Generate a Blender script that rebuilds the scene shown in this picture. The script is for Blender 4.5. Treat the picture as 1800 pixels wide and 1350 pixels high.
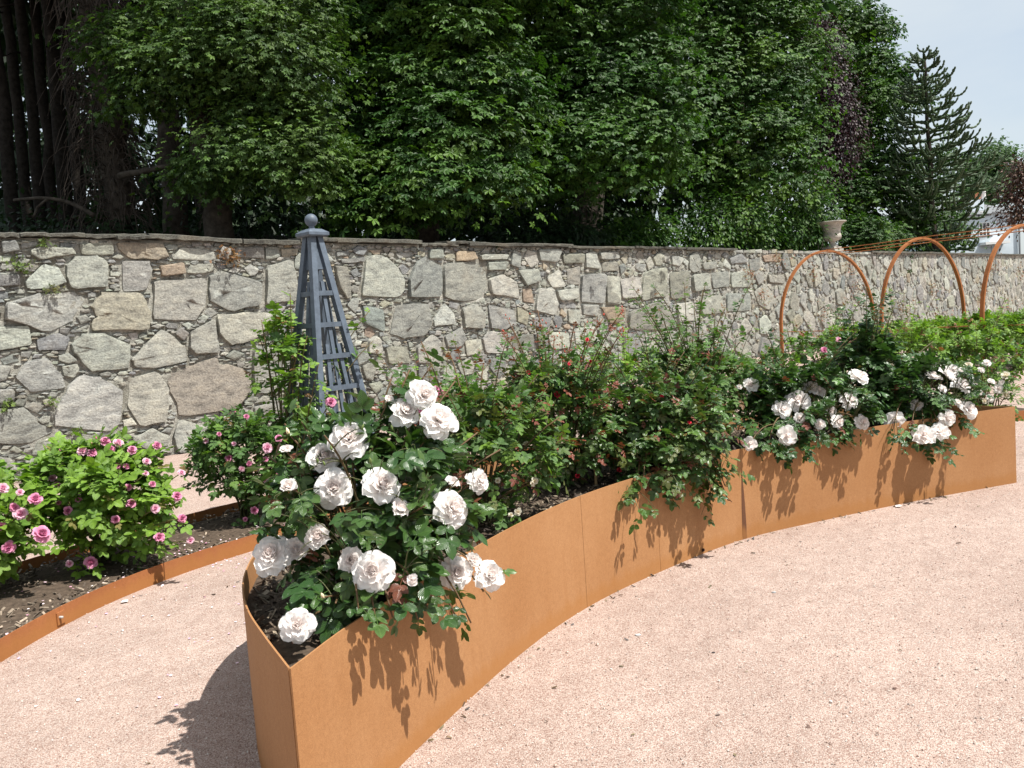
import bpy, bmesh, math, random
import numpy as np
from mathutils import Vector, Matrix
for o in list(bpy.data.objects): bpy.data.objects.remove(o)
R = math.radians
rng = np.random.default_rng(7)
random.seed(7)
scn = bpy.context.scene
C = scn.collection

# ------------------------------------------------------------------ camera
FPX, EYE = 1457.0, 1.55
rho = math.atan(.07); pit = math.atan(115 * math.cos(rho) / FPX)
fw = np.array([0, math.cos(pit), -math.sin(pit)])
Hx = np.array([1.0, 0, 0]); Ux = np.cross(Hx, fw)
c_, s_ = math.cos(rho), math.sin(rho)
cr = c_ * Hx - s_ * Ux; cu = s_ * Hx + c_ * Ux
cam = bpy.data.cameras.new('camera'); cam.sensor_width = 36; cam.lens = FPX / 1800 * 36; cam.clip_end = 900; cam.clip_start = .05
camo = bpy.data.objects.new('camera', cam); C.objects.link(camo)
camo.matrix_world = Matrix(((cr[0], cu[0], -fw[0], 0), (cr[1], cu[1], -fw[1], 0), (cr[2], cu[2], -fw[2], EYE), (0, 0, 0, 1)))
scn.camera = camo
CAM = np.array([0, 0, EYE])

# ------------------------------------------------------------------ world, sun, exposure
SUN_EL, SUN_AZ = 61.0, -25.0          # azimuth measured from +X, anticlockwise
sd = np.array([math.cos(R(SUN_EL)) * math.cos(R(SUN_AZ)), math.cos(R(SUN_EL)) * math.sin(R(SUN_AZ)), math.sin(R(SUN_EL))])
w = bpy.data.worlds.new('World'); scn.world = w; w.use_nodes = True
nt = w.node_tree; bg = nt.nodes['Background']
sky = nt.nodes.new('ShaderNodeTexSky'); sky.sky_type = 'NISHITA'; sky.sun_disc = False
sky.sun_elevation = R(SUN_EL); sky.sun_rotation = math.atan2(sd[0], sd[1]); sky.dust_density = 2.0; sky.air_density = 1.0
# thin high cloud veil over the blue
tcw = nt.nodes.new('ShaderNodeTexCoord'); mp = nt.nodes.new('ShaderNodeMapping'); mp.inputs['Scale'].default_value = (1, 1, 3.2)
nzw = nt.nodes.new('ShaderNodeTexNoise'); nzw.inputs['Scale'].default_value = 2.3; nzw.inputs['Detail'].default_value = 5
rmp = nt.nodes.new('ShaderNodeMapRange'); rmp.inputs[1].default_value = .35; rmp.inputs[2].default_value = .68; rmp.inputs[3].default_value = .5; rmp.inputs[4].default_value = .95
mxw = nt.nodes.new('ShaderNodeMix'); mxw.data_type = 'RGBA'
mxw.inputs[7].default_value = (4.85, 5.25, 5.4, 1)
nt.links.new(tcw.outputs['Generated'], mp.inputs[0]); nt.links.new(mp.outputs[0], nzw.inputs[0])
nt.links.new(nzw.outputs[0], rmp.inputs[0]); nt.links.new(rmp.outputs[0], mxw.inputs[0])
nt.links.new(sky.outputs[0], mxw.inputs[6]); nt.links.new(mxw.outputs[2], bg.inputs[0])
bg.inputs[1].default_value = .10
sl = bpy.data.lights.new('sun', 'SUN'); sl.energy = 5.0; sl.angle = R(.53); sl.color = (1, .96, .89)
so = bpy.data.objects.new('sun', sl); C.objects.link(so)
so.rotation_euler = Vector(-sd).to_track_quat('-Z', 'Y').to_euler(); so.location = (6, -4, 12)
vs = scn.view_settings; vs.view_transform = 'Standard'; vs.look = 'None'; vs.gamma = 1; vs.exposure = 0.72; vs.use_curve_mapping = False
scn.cycles.use_denoising = True
scn.cycles.max_bounces = 6; scn.cycles.diffuse_bounces = 3; scn.cycles.transmission_bounces = 4

# ------------------------------------------------------------------ helpers
def ray(x, y): return (x - 900) / FPX * cr + (675 - y) / FPX * cu + fw
def at_z(x, y, z): d = ray(x, y); return CAM + (z - EYE) / d[2] * d
def at_y(x, y, Y): d = ray(x, y); return CAM + Y / d[1] * d
def nrm(a): a = np.asarray(a, float); return a / (np.linalg.norm(a, axis=-1, keepdims=True) + 1e-9)

def tag(o, label=None, cat=None, group=None, kind=None):
    if label: o['label'] = label
    if cat: o['category'] = cat
    if group: o['group'] = group
    if kind: o['kind'] = kind
    return o
def empty(name, loc, label, cat, group=None):
    o = bpy.data.objects.new(name, None); C.objects.link(o); o.location = loc; o.empty_display_size = .1
    return tag(o, label, cat, group)
def to_mesh(name, V, F, mat, uv=None, col=None, smooth=True):
    """V (n,3); F a list of (m,k) int arrays"""
    V = np.asarray(V, np.float32)
    if not isinstance(F, list): F = [F]
    F = [np.asarray(f, np.int32) for f in F if len(f)]
    me = bpy.data.meshes.new(name)
    me.vertices.add(len(V)); me.vertices.foreach_set('co', V.ravel())
    li = np.concatenate([f.ravel() for f in F]); tot = np.concatenate([np.full(len(f), f.shape[1], np.int32) for f in F])
    st = np.concatenate([[0], np.cumsum(tot)[:-1]]).astype(np.int32)
    me.loops.add(len(li)); me.loops.foreach_set('vertex_index', li)
    me.polygons.add(len(tot)); me.polygons.foreach_set('loop_start', st)
    me.polygons.foreach_set('use_smooth', np.full(len(tot), bool(smooth)))
    if uv is not None:
        l = me.uv_layers.new(name='UVMap'); l.data.foreach_set('uv', np.asarray(uv, np.float32)[li].ravel())
    if col is not None:
        a = me.attributes.new('Col', 'FLOAT_COLOR', 'POINT'); cc = np.ones((len(V), 4), np.float32); cc[:, :3] = col
        a.data.foreach_set('color', cc.ravel())
    me.update(calc_edges=True)
    if mat: me.materials.append(mat)
    return me
def link(name, me, parent=None, M=None, kind=None):
    o = bpy.data.objects.new(name, me); C.objects.link(o)
    if parent: o.parent = parent
    if M is not None: o.matrix_basis = M
    if kind: o['kind'] = kind
    return o
def put(name, V, F, mat, parent=None, **k):
    kind = k.pop('kind', None)
    V = np.asarray(V, float)
    if parent is not None:
        off = np.array(parent.location); pp = parent.parent
        if pp is not None: off = off + np.array(pp.location)
        V = V - off
    return link(name, to_mesh(name, V, F, mat, **k), parent, kind=kind)
class B:
    """collects pieces of one part"""
    def __init__(s): s.V = []; s.F3 = []; s.F4 = []; s.U = []; s.K = []; s.n = 0
    def add(s, V, F, uv=None, col=(1, 1, 1)):
        V = np.asarray(V, float).reshape(-1, 3)
        for f in (F if isinstance(F, list) else [F]):
            f = np.asarray(f, int)
            if len(f): (s.F3 if f.shape[1] == 3 else s.F4).append(f + s.n)
        s.V.append(V); s.U.append(np.zeros((len(V), 2)) if uv is None else np.asarray(uv, float))
        col = np.asarray(col, float); s.K.append(np.broadcast_to(col, (len(V), 3)) if col.ndim == 1 else col)
        s.n += len(V); return s
    def build(s, name, mat, parent=None, smooth=True, kind=None):
        F = []
        if s.F3: F.append(np.concatenate(s.F3))
        if s.F4: F.append(np.concatenate(s.F4))
        return put(name, np.concatenate(s.V), F, mat, parent, uv=np.concatenate(s.U), col=np.concatenate(s.K), smooth=smooth, kind=kind)
    def mesh(s, name, mat, smooth=True):
        F = []
        if s.F3: F.append(np.concatenate(s.F3))
        if s.F4: F.append(np.concatenate(s.F4))
        return to_mesh(name, np.concatenate(s.V), F, mat, uv=np.concatenate(s.U), col=np.concatenate(s.K), smooth=smooth)
BOXF = np.array([[0, 1, 3, 2], [4, 6, 7, 5], [0, 4, 5, 1], [2, 3, 7, 6], [0, 2, 6, 4], [1, 5, 7, 3]])
def bar(p, q, a, b, up=(0, 0, 1), p2=None):
    """box from p to q, a wide (along side), b thick (along up-ish)"""
    p = np.asarray(p, float); q = np.asarray(q, float); d = nrm(q - p); s = np.cross(d, up)
    if np.linalg.norm(s) < 1e-4: s = np.cross(d, (1, 0, 0))
    s = nrm(s); t = np.cross(s, d)
    V = [e + s * a * i / 2 + t * b * j / 2 for e in (p, q) for i in (-1, 1) for j in (-1, 1)]
    return np.array(V), BOXF
def box(x0, x1, y0, y1, z0, z1):
    return np.array([(x, y, z) for x in (x0, x1) for y in (y0, y1) for z in (z0, z1)]), BOXF
def tube(P, r, k=6, cap=True):
    P = np.asarray(P, float); n = len(P); r = np.broadcast_to(np.asarray(r, float), (n,))
    T = np.gradient(P, axis=0); T = nrm(T)
    ref = np.array([0.31, .17, .94]) if abs(nrm(P[-1] - P[0])[2]) < .8 else np.array([1, .2, 0.])
    S = nrm(np.cross(T, ref)); W = np.cross(S, T)
    a = np.arange(k) * 2 * math.pi / k
    V = P[:, None, :] + r[:, None, None] * (np.cos(a)[None, :, None] * S[:, None, :] + np.sin(a)[None, :, None] * W[:, None, :])
    i = np.arange(n - 1)[:, None] * k; j = np.arange(k)[None, :]; j2 = (j + 1) % k
    F = np.stack([i + j, i + j2, i + k + j2, i + k + j], -1).reshape(-1, 4)
    V = V.reshape(-1, 3); Fs = [F]
    if cap:
        V = np.vstack([V, P[-1] + T[-1] * r[-1] * .3]); e = (n - 1) * k
        Fs.append(np.array([[e + q, e + (q + 1) % k, n * k] for q in range(k)]))
    uv = np.zeros((len(V), 2)); uv[:n * k, 0] = np.tile(a / 6.283, n); uv[:n * k, 1] = np.repeat(np.linspace(0, 1, n), k)
    return V, Fs, uv
def lathe(prof, k=24, centre=(0, 0, 0)):
    prof = np.asarray(prof, float); n = len(prof); a = np.arange(k) * 2 * math.pi / k
    V = np.stack([prof[:, 0][:, None] * np.cos(a), prof[:, 0][:, None] * np.sin(a), np.repeat(prof[:, 1][:, None], k, 1)], -1).reshape(-1, 3) + np.asarray(centre)
    i = np.arange(n - 1)[:, None] * k; j = np.arange(k)[None, :]; j2 = (j + 1) % k
    return V, np.stack([i + j, i + j2, i + k + j2, i + k + j], -1).reshape(-1, 4)
def bez(a, b, c, n=8):
    t = np.linspace(0, 1, n)[:, None]; a, b, c = map(np.asarray, (a, b, c))
    return (1 - t) ** 2 * a + 2 * t * (1 - t) * b + t * t * c
def spline(P, n):
    P = np.asarray(P, float); Q = np.vstack([2 * P[0] - P[1], P, 2 * P[-1] - P[-2]]); out = []
    for i in range(len(P) - 1):
        p0, p1, p2, p3 = Q[i:i + 4]
        for t in np.linspace(0, 1, 24, endpoint=False):
            out.append(.5 * (2 * p1 + (p2 - p0) * t + (2 * p0 - 5 * p1 + 4 * p2 - p3) * t * t + (3 * p1 - p0 - 3 * p2 + p3) * t ** 3))
    out = np.array(out + [P[-1]]); s = np.concatenate([[0], np.cumsum(np.linalg.norm(np.diff(out, axis=0), axis=1))])
    q = np.linspace(0, s[-1], n); return np.stack([np.interp(q, s, out[:, k]) for k in range(out.shape[1])], -1)
def inpoly(P, poly):
    P = np.asarray(P); x, y = P[..., 0], P[..., 1]; r = np.zeros(x.shape, bool); n = len(poly)
    for i in range(n):
        x1, y1 = poly[i]; x2, y2 = poly[(i + 1) % n]
        r ^= ((y1 > y) != (y2 > y)) & (x < (x2 - x1) * (y - y1) / (y2 - y1 + 1e-12) + x1)
    return r
def frames(y, z, s):
    """N rotation*scale matrices with local +Y along y and +Z near z"""
    y = nrm(y); x = nrm(np.cross(y, z)); z = np.cross(x, y)
    return np.stack([x, y, z], -1) * np.asarray(s, float).reshape(-1, 1, 1)
def inst(b, tpl, M, T, col):
    V, F, U = tpl; N = len(T)
    if N == 0: return
    W = np.einsum('nij,vj->nvi', M, V) + T[:, None, :]
    k = len(V); Fs = [(f[None] + (np.arange(N) * k)[:, None, None]).reshape(-1, f.shape[1]) for f in (F if isinstance(F, list) else [F])]
    b.add(W.reshape(-1, 3), Fs, np.tile(U, (N, 1)), np.repeat(np.asarray(col, float), k, 0))
def noise(P, sc, seed=0):
    r = np.random.default_rng(seed); out = 0; P = np.asarray(P, float) * sc
    for i in range(7):
        k = r.normal(size=P.shape[-1]) * (1 + .35 * i); out = out + np.sin(P @ k + r.uniform(0, 6.28)) / (1 + .25 * i)
    return out / 3.0

# ------------------------------------------------------------------ materials
def newmat(name):
    m = bpy.data.materials.new(name); m.use_nodes = True
    t = m.node_tree; return m, t, t.nodes['Principled BSDF'], t.nodes['Material Output']
def N(t, kind, **k):
    n = t.nodes.new(kind)
    for a, v in k.items(): setattr(n, a, v)
    return n
def setin(n, **k):
    for a, v in k.items(): n.inputs[a.replace('_', ' ')].default_value = v
    return n
def ramp(t, fac, stops):
    n = t.nodes.new('ShaderNodeValToRGB'); e = n.color_ramp.elements
    while len(e) < len(stops): e.new(.5)
    for q, (p, c) in zip(e, stops): q.position = p; q.color = (*c, 1) if len(c) == 3 else c
    t.links.new(fac, n.inputs[0]); return n.outputs[0]
def mix(t, fac, a, b, mode='MIX'):
    n = t.nodes.new('ShaderNodeMix'); n.data_type = 'RGBA'; n.blend_type = mode
    for s, v in ((n.inputs[0], fac), (n.inputs[6], a), (n.inputs[7], b)):
        if hasattr(v, 'links'): t.links.new(v, s)
        else: s.default_value = v if not isinstance(v, tuple) else (*v, 1)[:4]
    return n.outputs[2]
def noi(t, sc, det=4, rough=.55, vec=None, out=0, dim=None):
    n = N(t, 'ShaderNodeTexNoise'); setin(n, Scale=sc, Detail=det, Roughness=rough)
    if vec: t.links.new(vec, n.inputs['Vector'])
    return n.outputs[out]
def mathn(t, op, a, b=None, clamp=False):
    n = N(t, 'ShaderNodeMath', operation=op); n.use_clamp = clamp
    for s, v in ((n.inputs[0], a), (n.inputs[1], b)):
        if v is None: continue
        if hasattr(v, 'links'): t.links.new(v, s)
        else: s.default_value = v
    return n.outputs[0]
def bump(t, bs, h, dist=.01, strength=1.0, prev=None):
    n = N(t, 'ShaderNodeBump'); setin(n, Strength=strength, Distance=dist); t.links.new(h, n.inputs['Height'])
    if prev: t.links.new(prev, n.inputs['Normal'])
    t.links.new(n.outputs[0], bs.inputs['Normal']); return n.outputs[0]
def objco(t): return N(t, 'ShaderNodeTexCoord').outputs['Object']
def poso(t): return N(t, 'ShaderNodeNewGeometry').outputs['Position']
def colat(t): return N(t, 'ShaderNodeAttribute', attribute_name='Col').outputs['Color']
def uvx(t):
    u = N(t, 'ShaderNodeTexCoord').outputs['UV']; s = N(t, 'ShaderNodeSeparateXYZ'); t.links.new(u, s.inputs[0]); return s.outputs[0], s.outputs[1]

def leaf_mat(name, rough=.4, trans=.25, veins=True, spec=.5):
    m, t, bs, out = newmat(name); col = colat(t)
    nz = noi(t, 35, 2, vec=poso(t)); col = mix(t, 1.0, col, ramp(t, nz, [(.25, (.72, .75, .7)), (.75, (1.2, 1.15, 1.1))]), 'MULTIPLY')
    if veins:
        u, v = uvx(t); a = mathn(t, 'ABSOLUTE', mathn(t, 'SUBTRACT', u, .5))
        ph = mathn(t, 'SUBTRACT', mathn(t, 'MULTIPLY', v, 44.0), mathn(t, 'MULTIPLY', a, 38.0)); sn = mathn(t, 'SINE', ph)
        mid = mathn(t, 'LESS_THAN', a, .035); vv = mathn(t, 'MAXIMUM', mathn(t, 'MULTIPLY', mathn(t, 'POWER', mathn(t, 'MAXIMUM', sn, 0.0), 6.0), .45), mid)
        col = mix(t, mathn(t, 'MULTIPLY', vv, .4), col, mix(t, 1.0, col, (2.0, 1.9, 1.5), 'MULTIPLY'))
        bump(t, bs, sn, .0012, .45)
    t.links.new(col, bs.inputs['Base Color']); setin(bs, Roughness=rough); bs.inputs['Specular IOR Level'].default_value = spec
    tr = N(t, 'ShaderNodeBsdfTranslucent'); t.links.new(mix(t, 1.0, col, (1.5, 1.7, .7), 'MULTIPLY'), tr.inputs[0])
    ms = N(t, 'ShaderNodeMixShader'); ms.inputs[0].default_value = trans
    t.links.new(bs.outputs[0], ms.inputs[1]); t.links.new(tr.outputs[0], ms.inputs[2]); t.links.new(ms.outputs[0], out.inputs[0]); return m
M_LEAF = leaf_mat('rose_leaf', .3, .18)
M_LEAFM = leaf_mat('rose_leaf_matte', .5, .26)
M_TREE = leaf_mat('tree_leaf', .55, .22, veins=False, spec=.28)
M_PURPLE = leaf_mat('copper_leaf', .5, .12, veins=False, spec=.3)

def petal_mat(name, edge, heart, tr=.42):
    m, t, bs, out = newmat(name); u, v = uvx(t)
    col = mix(t, colat(t), ramp(t, v, [(.0, heart), (.45, heart), (1.0, edge)]), (0, 0, 0)) if False else ramp(t, v, [(.0, heart), (.35, tuple(.5 * (a + b) for a, b in zip(heart, edge))), (.85, edge)])
    col = mix(t, 1.0, col, colat(t), 'MULTIPLY')
    t.links.new(col, bs.inputs['Base Color']); setin(bs, Roughness=.55); bs.inputs['Specular IOR Level'].default_value = .25
    st = N(t, 'ShaderNodeMath', operation='SINE'); t.links.new(mathn(t, 'MULTIPLY', u, 60.0), st.inputs[0]); bump(t, bs, st.outputs[0], .0006, .3)
    trn = N(t, 'ShaderNodeBsdfTranslucent'); t.links.new(col, trn.inputs[0]); ms = N(t, 'ShaderNodeMixShader'); ms.inputs[0].default_value = tr
    t.links.new(bs.outputs[0], ms.inputs[1]); t.links.new(trn.outputs[0], ms.inputs[2]); t.links.new(ms.outputs[0], out.inputs[0]); return m
M_BLUSH = petal_mat('blush_petal', (.96, .945, .93), (.95, .885, .855), .52)
M_PINK = petal_mat('pink_petal', (.82, .38, .55), (.68, .10, .28))
M_RED = petal_mat('red_petal', (.62, .03, .06), (.45, .01, .03), .15)
M_CREAM = petal_mat('cream_petal', (.84, .80, .68), (.75, .66, .40))

def stone_mat(name, lich=.5):
    m, t, bs, _ = newmat(name); P = poso(t); col = colat(t)
    mp = N(t, 'ShaderNodeMapping'); mp.inputs['Scale'].default_value = (1, 1, 2.4); mp.inputs['Rotation'].default_value = (.3, .25, 0); t.links.new(P, mp.inputs[0])
    a = noi(t, 5, 6, .65, mp.outputs[0]); b_ = noi(t, 38, 4, .7, P); c2 = noi(t, 1.6, 3, .5, P); e = noi(t, 150, 2, .6, P)
    col = mix(t, 1.0, col, ramp(t, a, [(.28, (.42, .42, .43)), (.48, (.95, .95, .95)), (.72, (1.3, 1.28, 1.22))]), 'MULTIPLY')
    col = mix(t, 1.0, col, ramp(t, b_, [(.3, (.58, .58, .58)), (.7, (1.25, 1.25, 1.22))]), 'MULTIPLY')
    col = mix(t, ramp(t, c2, [(.58, (0, 0, 0)), (.78, (.3, .3, .3))]), col, (.26, .205, .14))
    col = mix(t, ramp(t, e, [(.58, (0, 0, 0)), (.70, (lich, lich, lich))]), col, (.46, .46, .42))
    t.links.new(col, bs.inputs['Base Color']); setin(bs, Roughness=.88); bs.inputs['Specular IOR Level'].default_value = .2
    vm = N(t, 'ShaderNodeMapping'); vm.inputs['Scale'].default_value = (1, 1, 2.2); vm.inputs['Rotation'].default_value = (.2, .5, .3); t.links.new(P, vm.inputs[0])
    vc = N(t, 'ShaderNodeTexVoronoi', feature='F1'); setin(vc, Scale=7.0); t.links.new(vm.outputs[0], vc.inputs[0]); pl = N(t, 'ShaderNodeSeparateColor'); t.links.new(vc.outputs['Color'], pl.inputs[0])
    p = bump(t, bs, a, .03, .6); p = bump(t, bs, b_, .012, .9, p); bump(t, bs, pl.outputs[0], .008, .5, p); return m
M_STONE = stone_mat('schist_stone')
M_COPING = stone_mat('coping_slate', .3)
m, t, bs, _ = newmat('lime_mortar'); M_MORTAR = m
P = poso(t); a = noi(t, 14, 7, .7, P); b_ = noi(t, 70, 4, .7, P); c2 = noi(t, 2.2, 4, .6, P)
col = ramp(t, a, [(.3, (.10, .097, .085)), (.40, (.36, .35, .31)), (.52, (.45, .44, .395)), (.75, (.62, .61, .56))])
col = mix(t, 1.0, col, ramp(t, c2, [(.35, (.52, .51, .47)), (.65, (1.04, 1.04, 1.03))]), 'MULTIPLY')
t.links.new(col, bs.inputs['Base Color']); setin(bs, Roughness=.95); p = bump(t, bs, a, .06, 1.0); bump(t, bs, b_, .015, .9, p)

def corten_mat(name, base, dark):
    m, t, bs, _ = newmat(name); P = poso(t)
    a = noi(t, 1.3, 5, .6, P); mp = N(t, 'ShaderNodeMapping'); mp.inputs['Scale'].default_value = (1, 1, .12); t.links.new(P, mp.inputs[0])
    b_ = noi(t, 16, 4, .6, mp.outputs[0]); c2 = noi(t, 260, 2, .6, P); e = noi(t, 60, 3, .6, P)
    sz = N(t, 'ShaderNodeSeparateXYZ'); t.links.new(P, sz.inputs[0])
    col = mix(t, ramp(t, a, [(.3, (0, 0, 0)), (.72, (1, 1, 1))]), base, dark)
    col = mix(t, ramp(t, b_, [(.50, (0, 0, 0)), (.75, (.6, .6, .6))]), col, dark)
    col = mix(t, 1.0, col, ramp(t, c2, [(.3, (.82, .80, .78)), (.7, (1.14, 1.15, 1.15))]), 'MULTIPLY')
    col = mix(t, 1.0, col, ramp(t, e, [(.3, (.92, .9, .88)), (.7, (1.06, 1.07, 1.08))]), 'MULTIPLY')
    # rust-run tide mark, a few cm above the gravel
    low = mathn(t, 'ADD', sz.outputs[2], mathn(t, 'MULTIPLY', b_, -.10))
    col = mix(t, ramp(t, low, [(.0, (.55, .55, .55)), (.05, (.0, .0, .0))]), col, (.30, .13, .035))
    t.links.new(col, bs.inputs['Base Color']); setin(bs, Roughness=.72); bs.inputs['Specular IOR Level'].default_value = .3
    bump(t, bs, c2, .0012, .5); return m
M_CORTEN = corten_mat('corten_steel', (.36, .188, .084), (.30, .142, .055))
M_CORTEN2 = corten_mat('corten_edging', (.34, .135, .05), (.24, .085, .03))
M_ARCH = corten_mat('corten_arch', (.36, .14, .045), (.24, .085, .03))
M_STAIN = corten_mat('rust_stain', (.12, .05, .025), (.09, .04, .02))

m, t, bs, _ = newmat('pink_gravel'); M_GRAVEL = m
P = poso(t)
vo = N(t, 'ShaderNodeTexVoronoi'); setin(vo, Scale=215); t.links.new(P, vo.inputs['Vector'])
vs2 = N(t, 'ShaderNodeTexVoronoi'); setin(vs2, Scale=260); t.links.new(P, vs2.inputs['Vector'])
sp = N(t, 'ShaderNodeSeparateColor'); t.links.new(vo.outputs['Color'], sp.inputs[0])
col = ramp(t, sp.outputs[0], [(.0, (.18, .125, .105)), (.10, (.34, .26, .224)), (.4, (.425, .342, .298)), (.7, (.462, .378, .332)), (.92, (.515, .435, .39)), (1, (.58, .53, .49))])
col = mix(t, ramp(t, vo.outputs['Distance'], [(.42, (0, 0, 0)), (.75, (.75, .75, .75))]), col, (.22, .13, .10))
col = mix(t, 1.0, col, ramp(t, noi(t, .9, 5, .6, P), [(.3, (.88, .86, .85)), (.7, (1.08, 1.08, 1.08))]), 'MULTIPLY')
col = mix(t, 1.0, col, ramp(t, noi(t, 9, 3, .6, P), [(.3, (.9, .88, .87)), (.7, (1.06, 1.06, 1.06))]), 'MULTIPLY')
t.links.new(col, bs.inputs['Base Color']); setin(bs, Roughness=.9); bs.inputs['Specular IOR Level'].default_value = .2
inv = mathn(t, 'SUBTRACT', 1.0, vo.outputs['Distance']); p = bump(t, bs, inv, .005, .7); p = bump(t, bs, noi(t, 3.5, 5, .62, P), .06, .6, p)

def simple(name, colr, rough=.8, var=.25, sc=20, bd=.004, spec=.3, useatt=False):
    m, t, bs, _ = newmat(name); P = poso(t); a = noi(t, sc, 5, .65, P)
    base = colat(t) if useatt else colr
    col = mix(t, 1.0, base, ramp(t, a, [(.3, (1 - var,) * 3), (.7, (1 + var,) * 3)]), 'MULTIPLY')
    t.links.new(col, bs.inputs['Base Color']); setin(bs, Roughness=rough); bs.inputs['Specular IOR Level'].default_value = spec
    if bd: bump(t, bs, a, bd, .7)
    return m
M_GRAIN = simple('loose_grit', (0, 0, 0), .9, .2, 90, 0, .2, True)
M_SOIL = simple('garden_soil', (.075, .055, .04), .95, .45, 30, .02, .2)
M_CHIP = simple('bark_mulch', (0, 0, 0), .9, .35, 60, .003, .25, True)
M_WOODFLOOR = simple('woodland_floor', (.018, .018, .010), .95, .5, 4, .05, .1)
M_PAINT = simple('slate_blue_paint', (.085, .108, .14), .55, .26, 14, .0015, .4)
M_CANE = simple('rose_cane', (0, 0, 0), .6, .25, 60, .002, .3, True)
M_BARK = simple('tree_bark', (.055, .047, .038), .95, .5, 9, .05, .1)
M_PINE = simple('pine_bark', (.022, .019, .016), .95, .5, 9, .05, .1)
M_DEAD = simple('dead_twig', (.075, .062, .052), .9, .3, 20, .01, .1)
M_URN = simple('weathered_urn_stone', (.36, .34, .30), .9, .3, 7, .01, .2)
M_RENDER = simple('pale_house_render', (.66, .74, .80), .9, .06, 3, .003, .2)
M_SLATE = simple('house_slate', (.16, .17, .18), .8, .2, 10, .01, .3)
M_POT = simple('terracotta_pot', (.48, .19, .10), .8, .15, 10, .003, .2)
M_WHITE = simple('white_paint', (.78, .78, .76), .5, .05, 10, 0, .4)
M_PIPE = simple('grey_pipe', (.12, .13, .14), .5, .05, 10, 0, .4)
M_GLASS = simple('dark_window_glass', (.02, .025, .035), .08, .2, 2, 0, .8)
M_MONKEY = simple('monkey_puzzle_scale', (0, 0, 0), .55, .4, 25, .02, .35, True)
M_BAMBOO = simple('bamboo', (.45, .30, .14), .6, .2, 40, .002, .3)
M_METAL = simple('galvanised_bolt', (.35, .33, .31), .45, .2, 40, 0, .5)

# ================================================================== SETTING
# planter outline (plan)
FRONT = spline([(-.69, 2.30), (-.53, 2.74), (-.09, 3.66), (.31, 4.28), (.80, 4.80), (1.45, 5.35), (2.2, 5.72), (2.97, 6.05), (3.88, 6.38)], 121)
BACK = spline([(-.69, 2.30), (-.84, 2.57), (-.97, 2.82), (-1.07, 3.07), (-1.14, 3.33), (-1.18, 3.62), (-1.16, 3.95), (-1.0, 4.45), (-.6, 5.1), (0, 5.7), (.75, 6.25), (1.7, 6.75), (2.5, 7.02), (3.1, 6.95), (3.55, 6.66), (3.88, 6.38)], 161)
PPOLY = np.vstack([FRONT, BACK[::-1][1:-1]])
# low bed outline
EDGE = spline([(-2.62, 2.6), (-2.68, 3.3), (-2.68, 4.08), (-2.62, 4.6), (-2.49, 5.05), (-2.27, 5.5), (-1.93, 5.98), (-1.4, 6.62), (-.6, 7.32), (.4, 7.95), (1.6, 8.5), (2.8, 8.88), (4.2, 9.15), (6.0, 9.3)], 150)
EDGEB = spline([(-3.75, 2.6), (-3.85, 3.3), (-3.85, 4.1), (-3.75, 4.9), (-3.6, 5.5), (-3.3, 6.1), (-2.9, 6.75), (-2.3, 7.5), (-1.4, 8.3), (-.2, 9.0), (1.2, 9.65), (2.6, 10.05), (4.1, 10.3), (6.0, 10.45)], 150)
BPOLY = np.vstack([EDGE, EDGEB[::-1]])

g = [(-200, -60, 0), (200, -60, 0), (200, 300, 0), (-200, 300, 0)]
tag(put('gravel_ground', g, [np.array([[0, 1, 2, 3]])], M_GRAVEL), kind='structure')

def loft(A, Bk, nx, zf, name, mat):
    t = np.linspace(0, 1, nx); V = A[:, None, :] * (1 - t[None, :, None]) + Bk[:, None, :] * t[None, :, None]
    Z = zf(V.reshape(-1, 2), np.tile(t, len(A))); V = np.column_stack([V.reshape(-1, 2), Z]); n = len(A)
    i = np.arange(n - 1)[:, None] * nx; j = np.arange(nx - 1)[None, :]
    F = np.stack([i + j, i + nx + j, i + nx + j + 1, i + j + 1], -1).reshape(-1, 4)
    return tag(put(name, V, [F], mat), kind='structure')
ftp = spline(FRONT, 100); bkp = spline(BACK, 100)
def zplant(P, t): return .50 + .03 * np.sin(math.pi * t) + .012 * noise(P, 9, 3)
def zbed(P, t): return .02 + .06 * np.sin(math.pi * t) + .012 * noise(P, 9, 4)
loft(ftp + (bkp - ftp) * .004, bkp + (ftp - bkp) * .004, 14, zplant, 'planter_soil', M_SOIL)
loft(EDGE + (EDGEB - EDGE) * .004, EDGEB + (EDGE - EDGEB) * .004, 16, zbed, 'bed_soil', M_SOIL)

# wall frame of reference
WB = np.array([-6.25, 9.913]); WD = np.array([.70711, .70711]); WN = np.array([.70711, -.70711])
WH = 2.95
def wpt(u, v, d=0.0):
    u, v, d = np.broadcast_arrays(np.asarray(u, float), np.asarray(v, float), np.asarray(d, float))
    return np.stack([WB[0] + WD[0] * u + WN[0] * d, WB[1] + WD[1] * u + WN[1] * d, v], -1)
def wuv(px, py):
    q = ray(px, py); n = np.array([WN[0], WN[1], 0]); k = (np.array([WB[0], WB[1], 0]) - CAM) @ n / (q @ n); p = CAM + k * q
    return (p[:2] - WB) @ WD, p[2]

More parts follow.
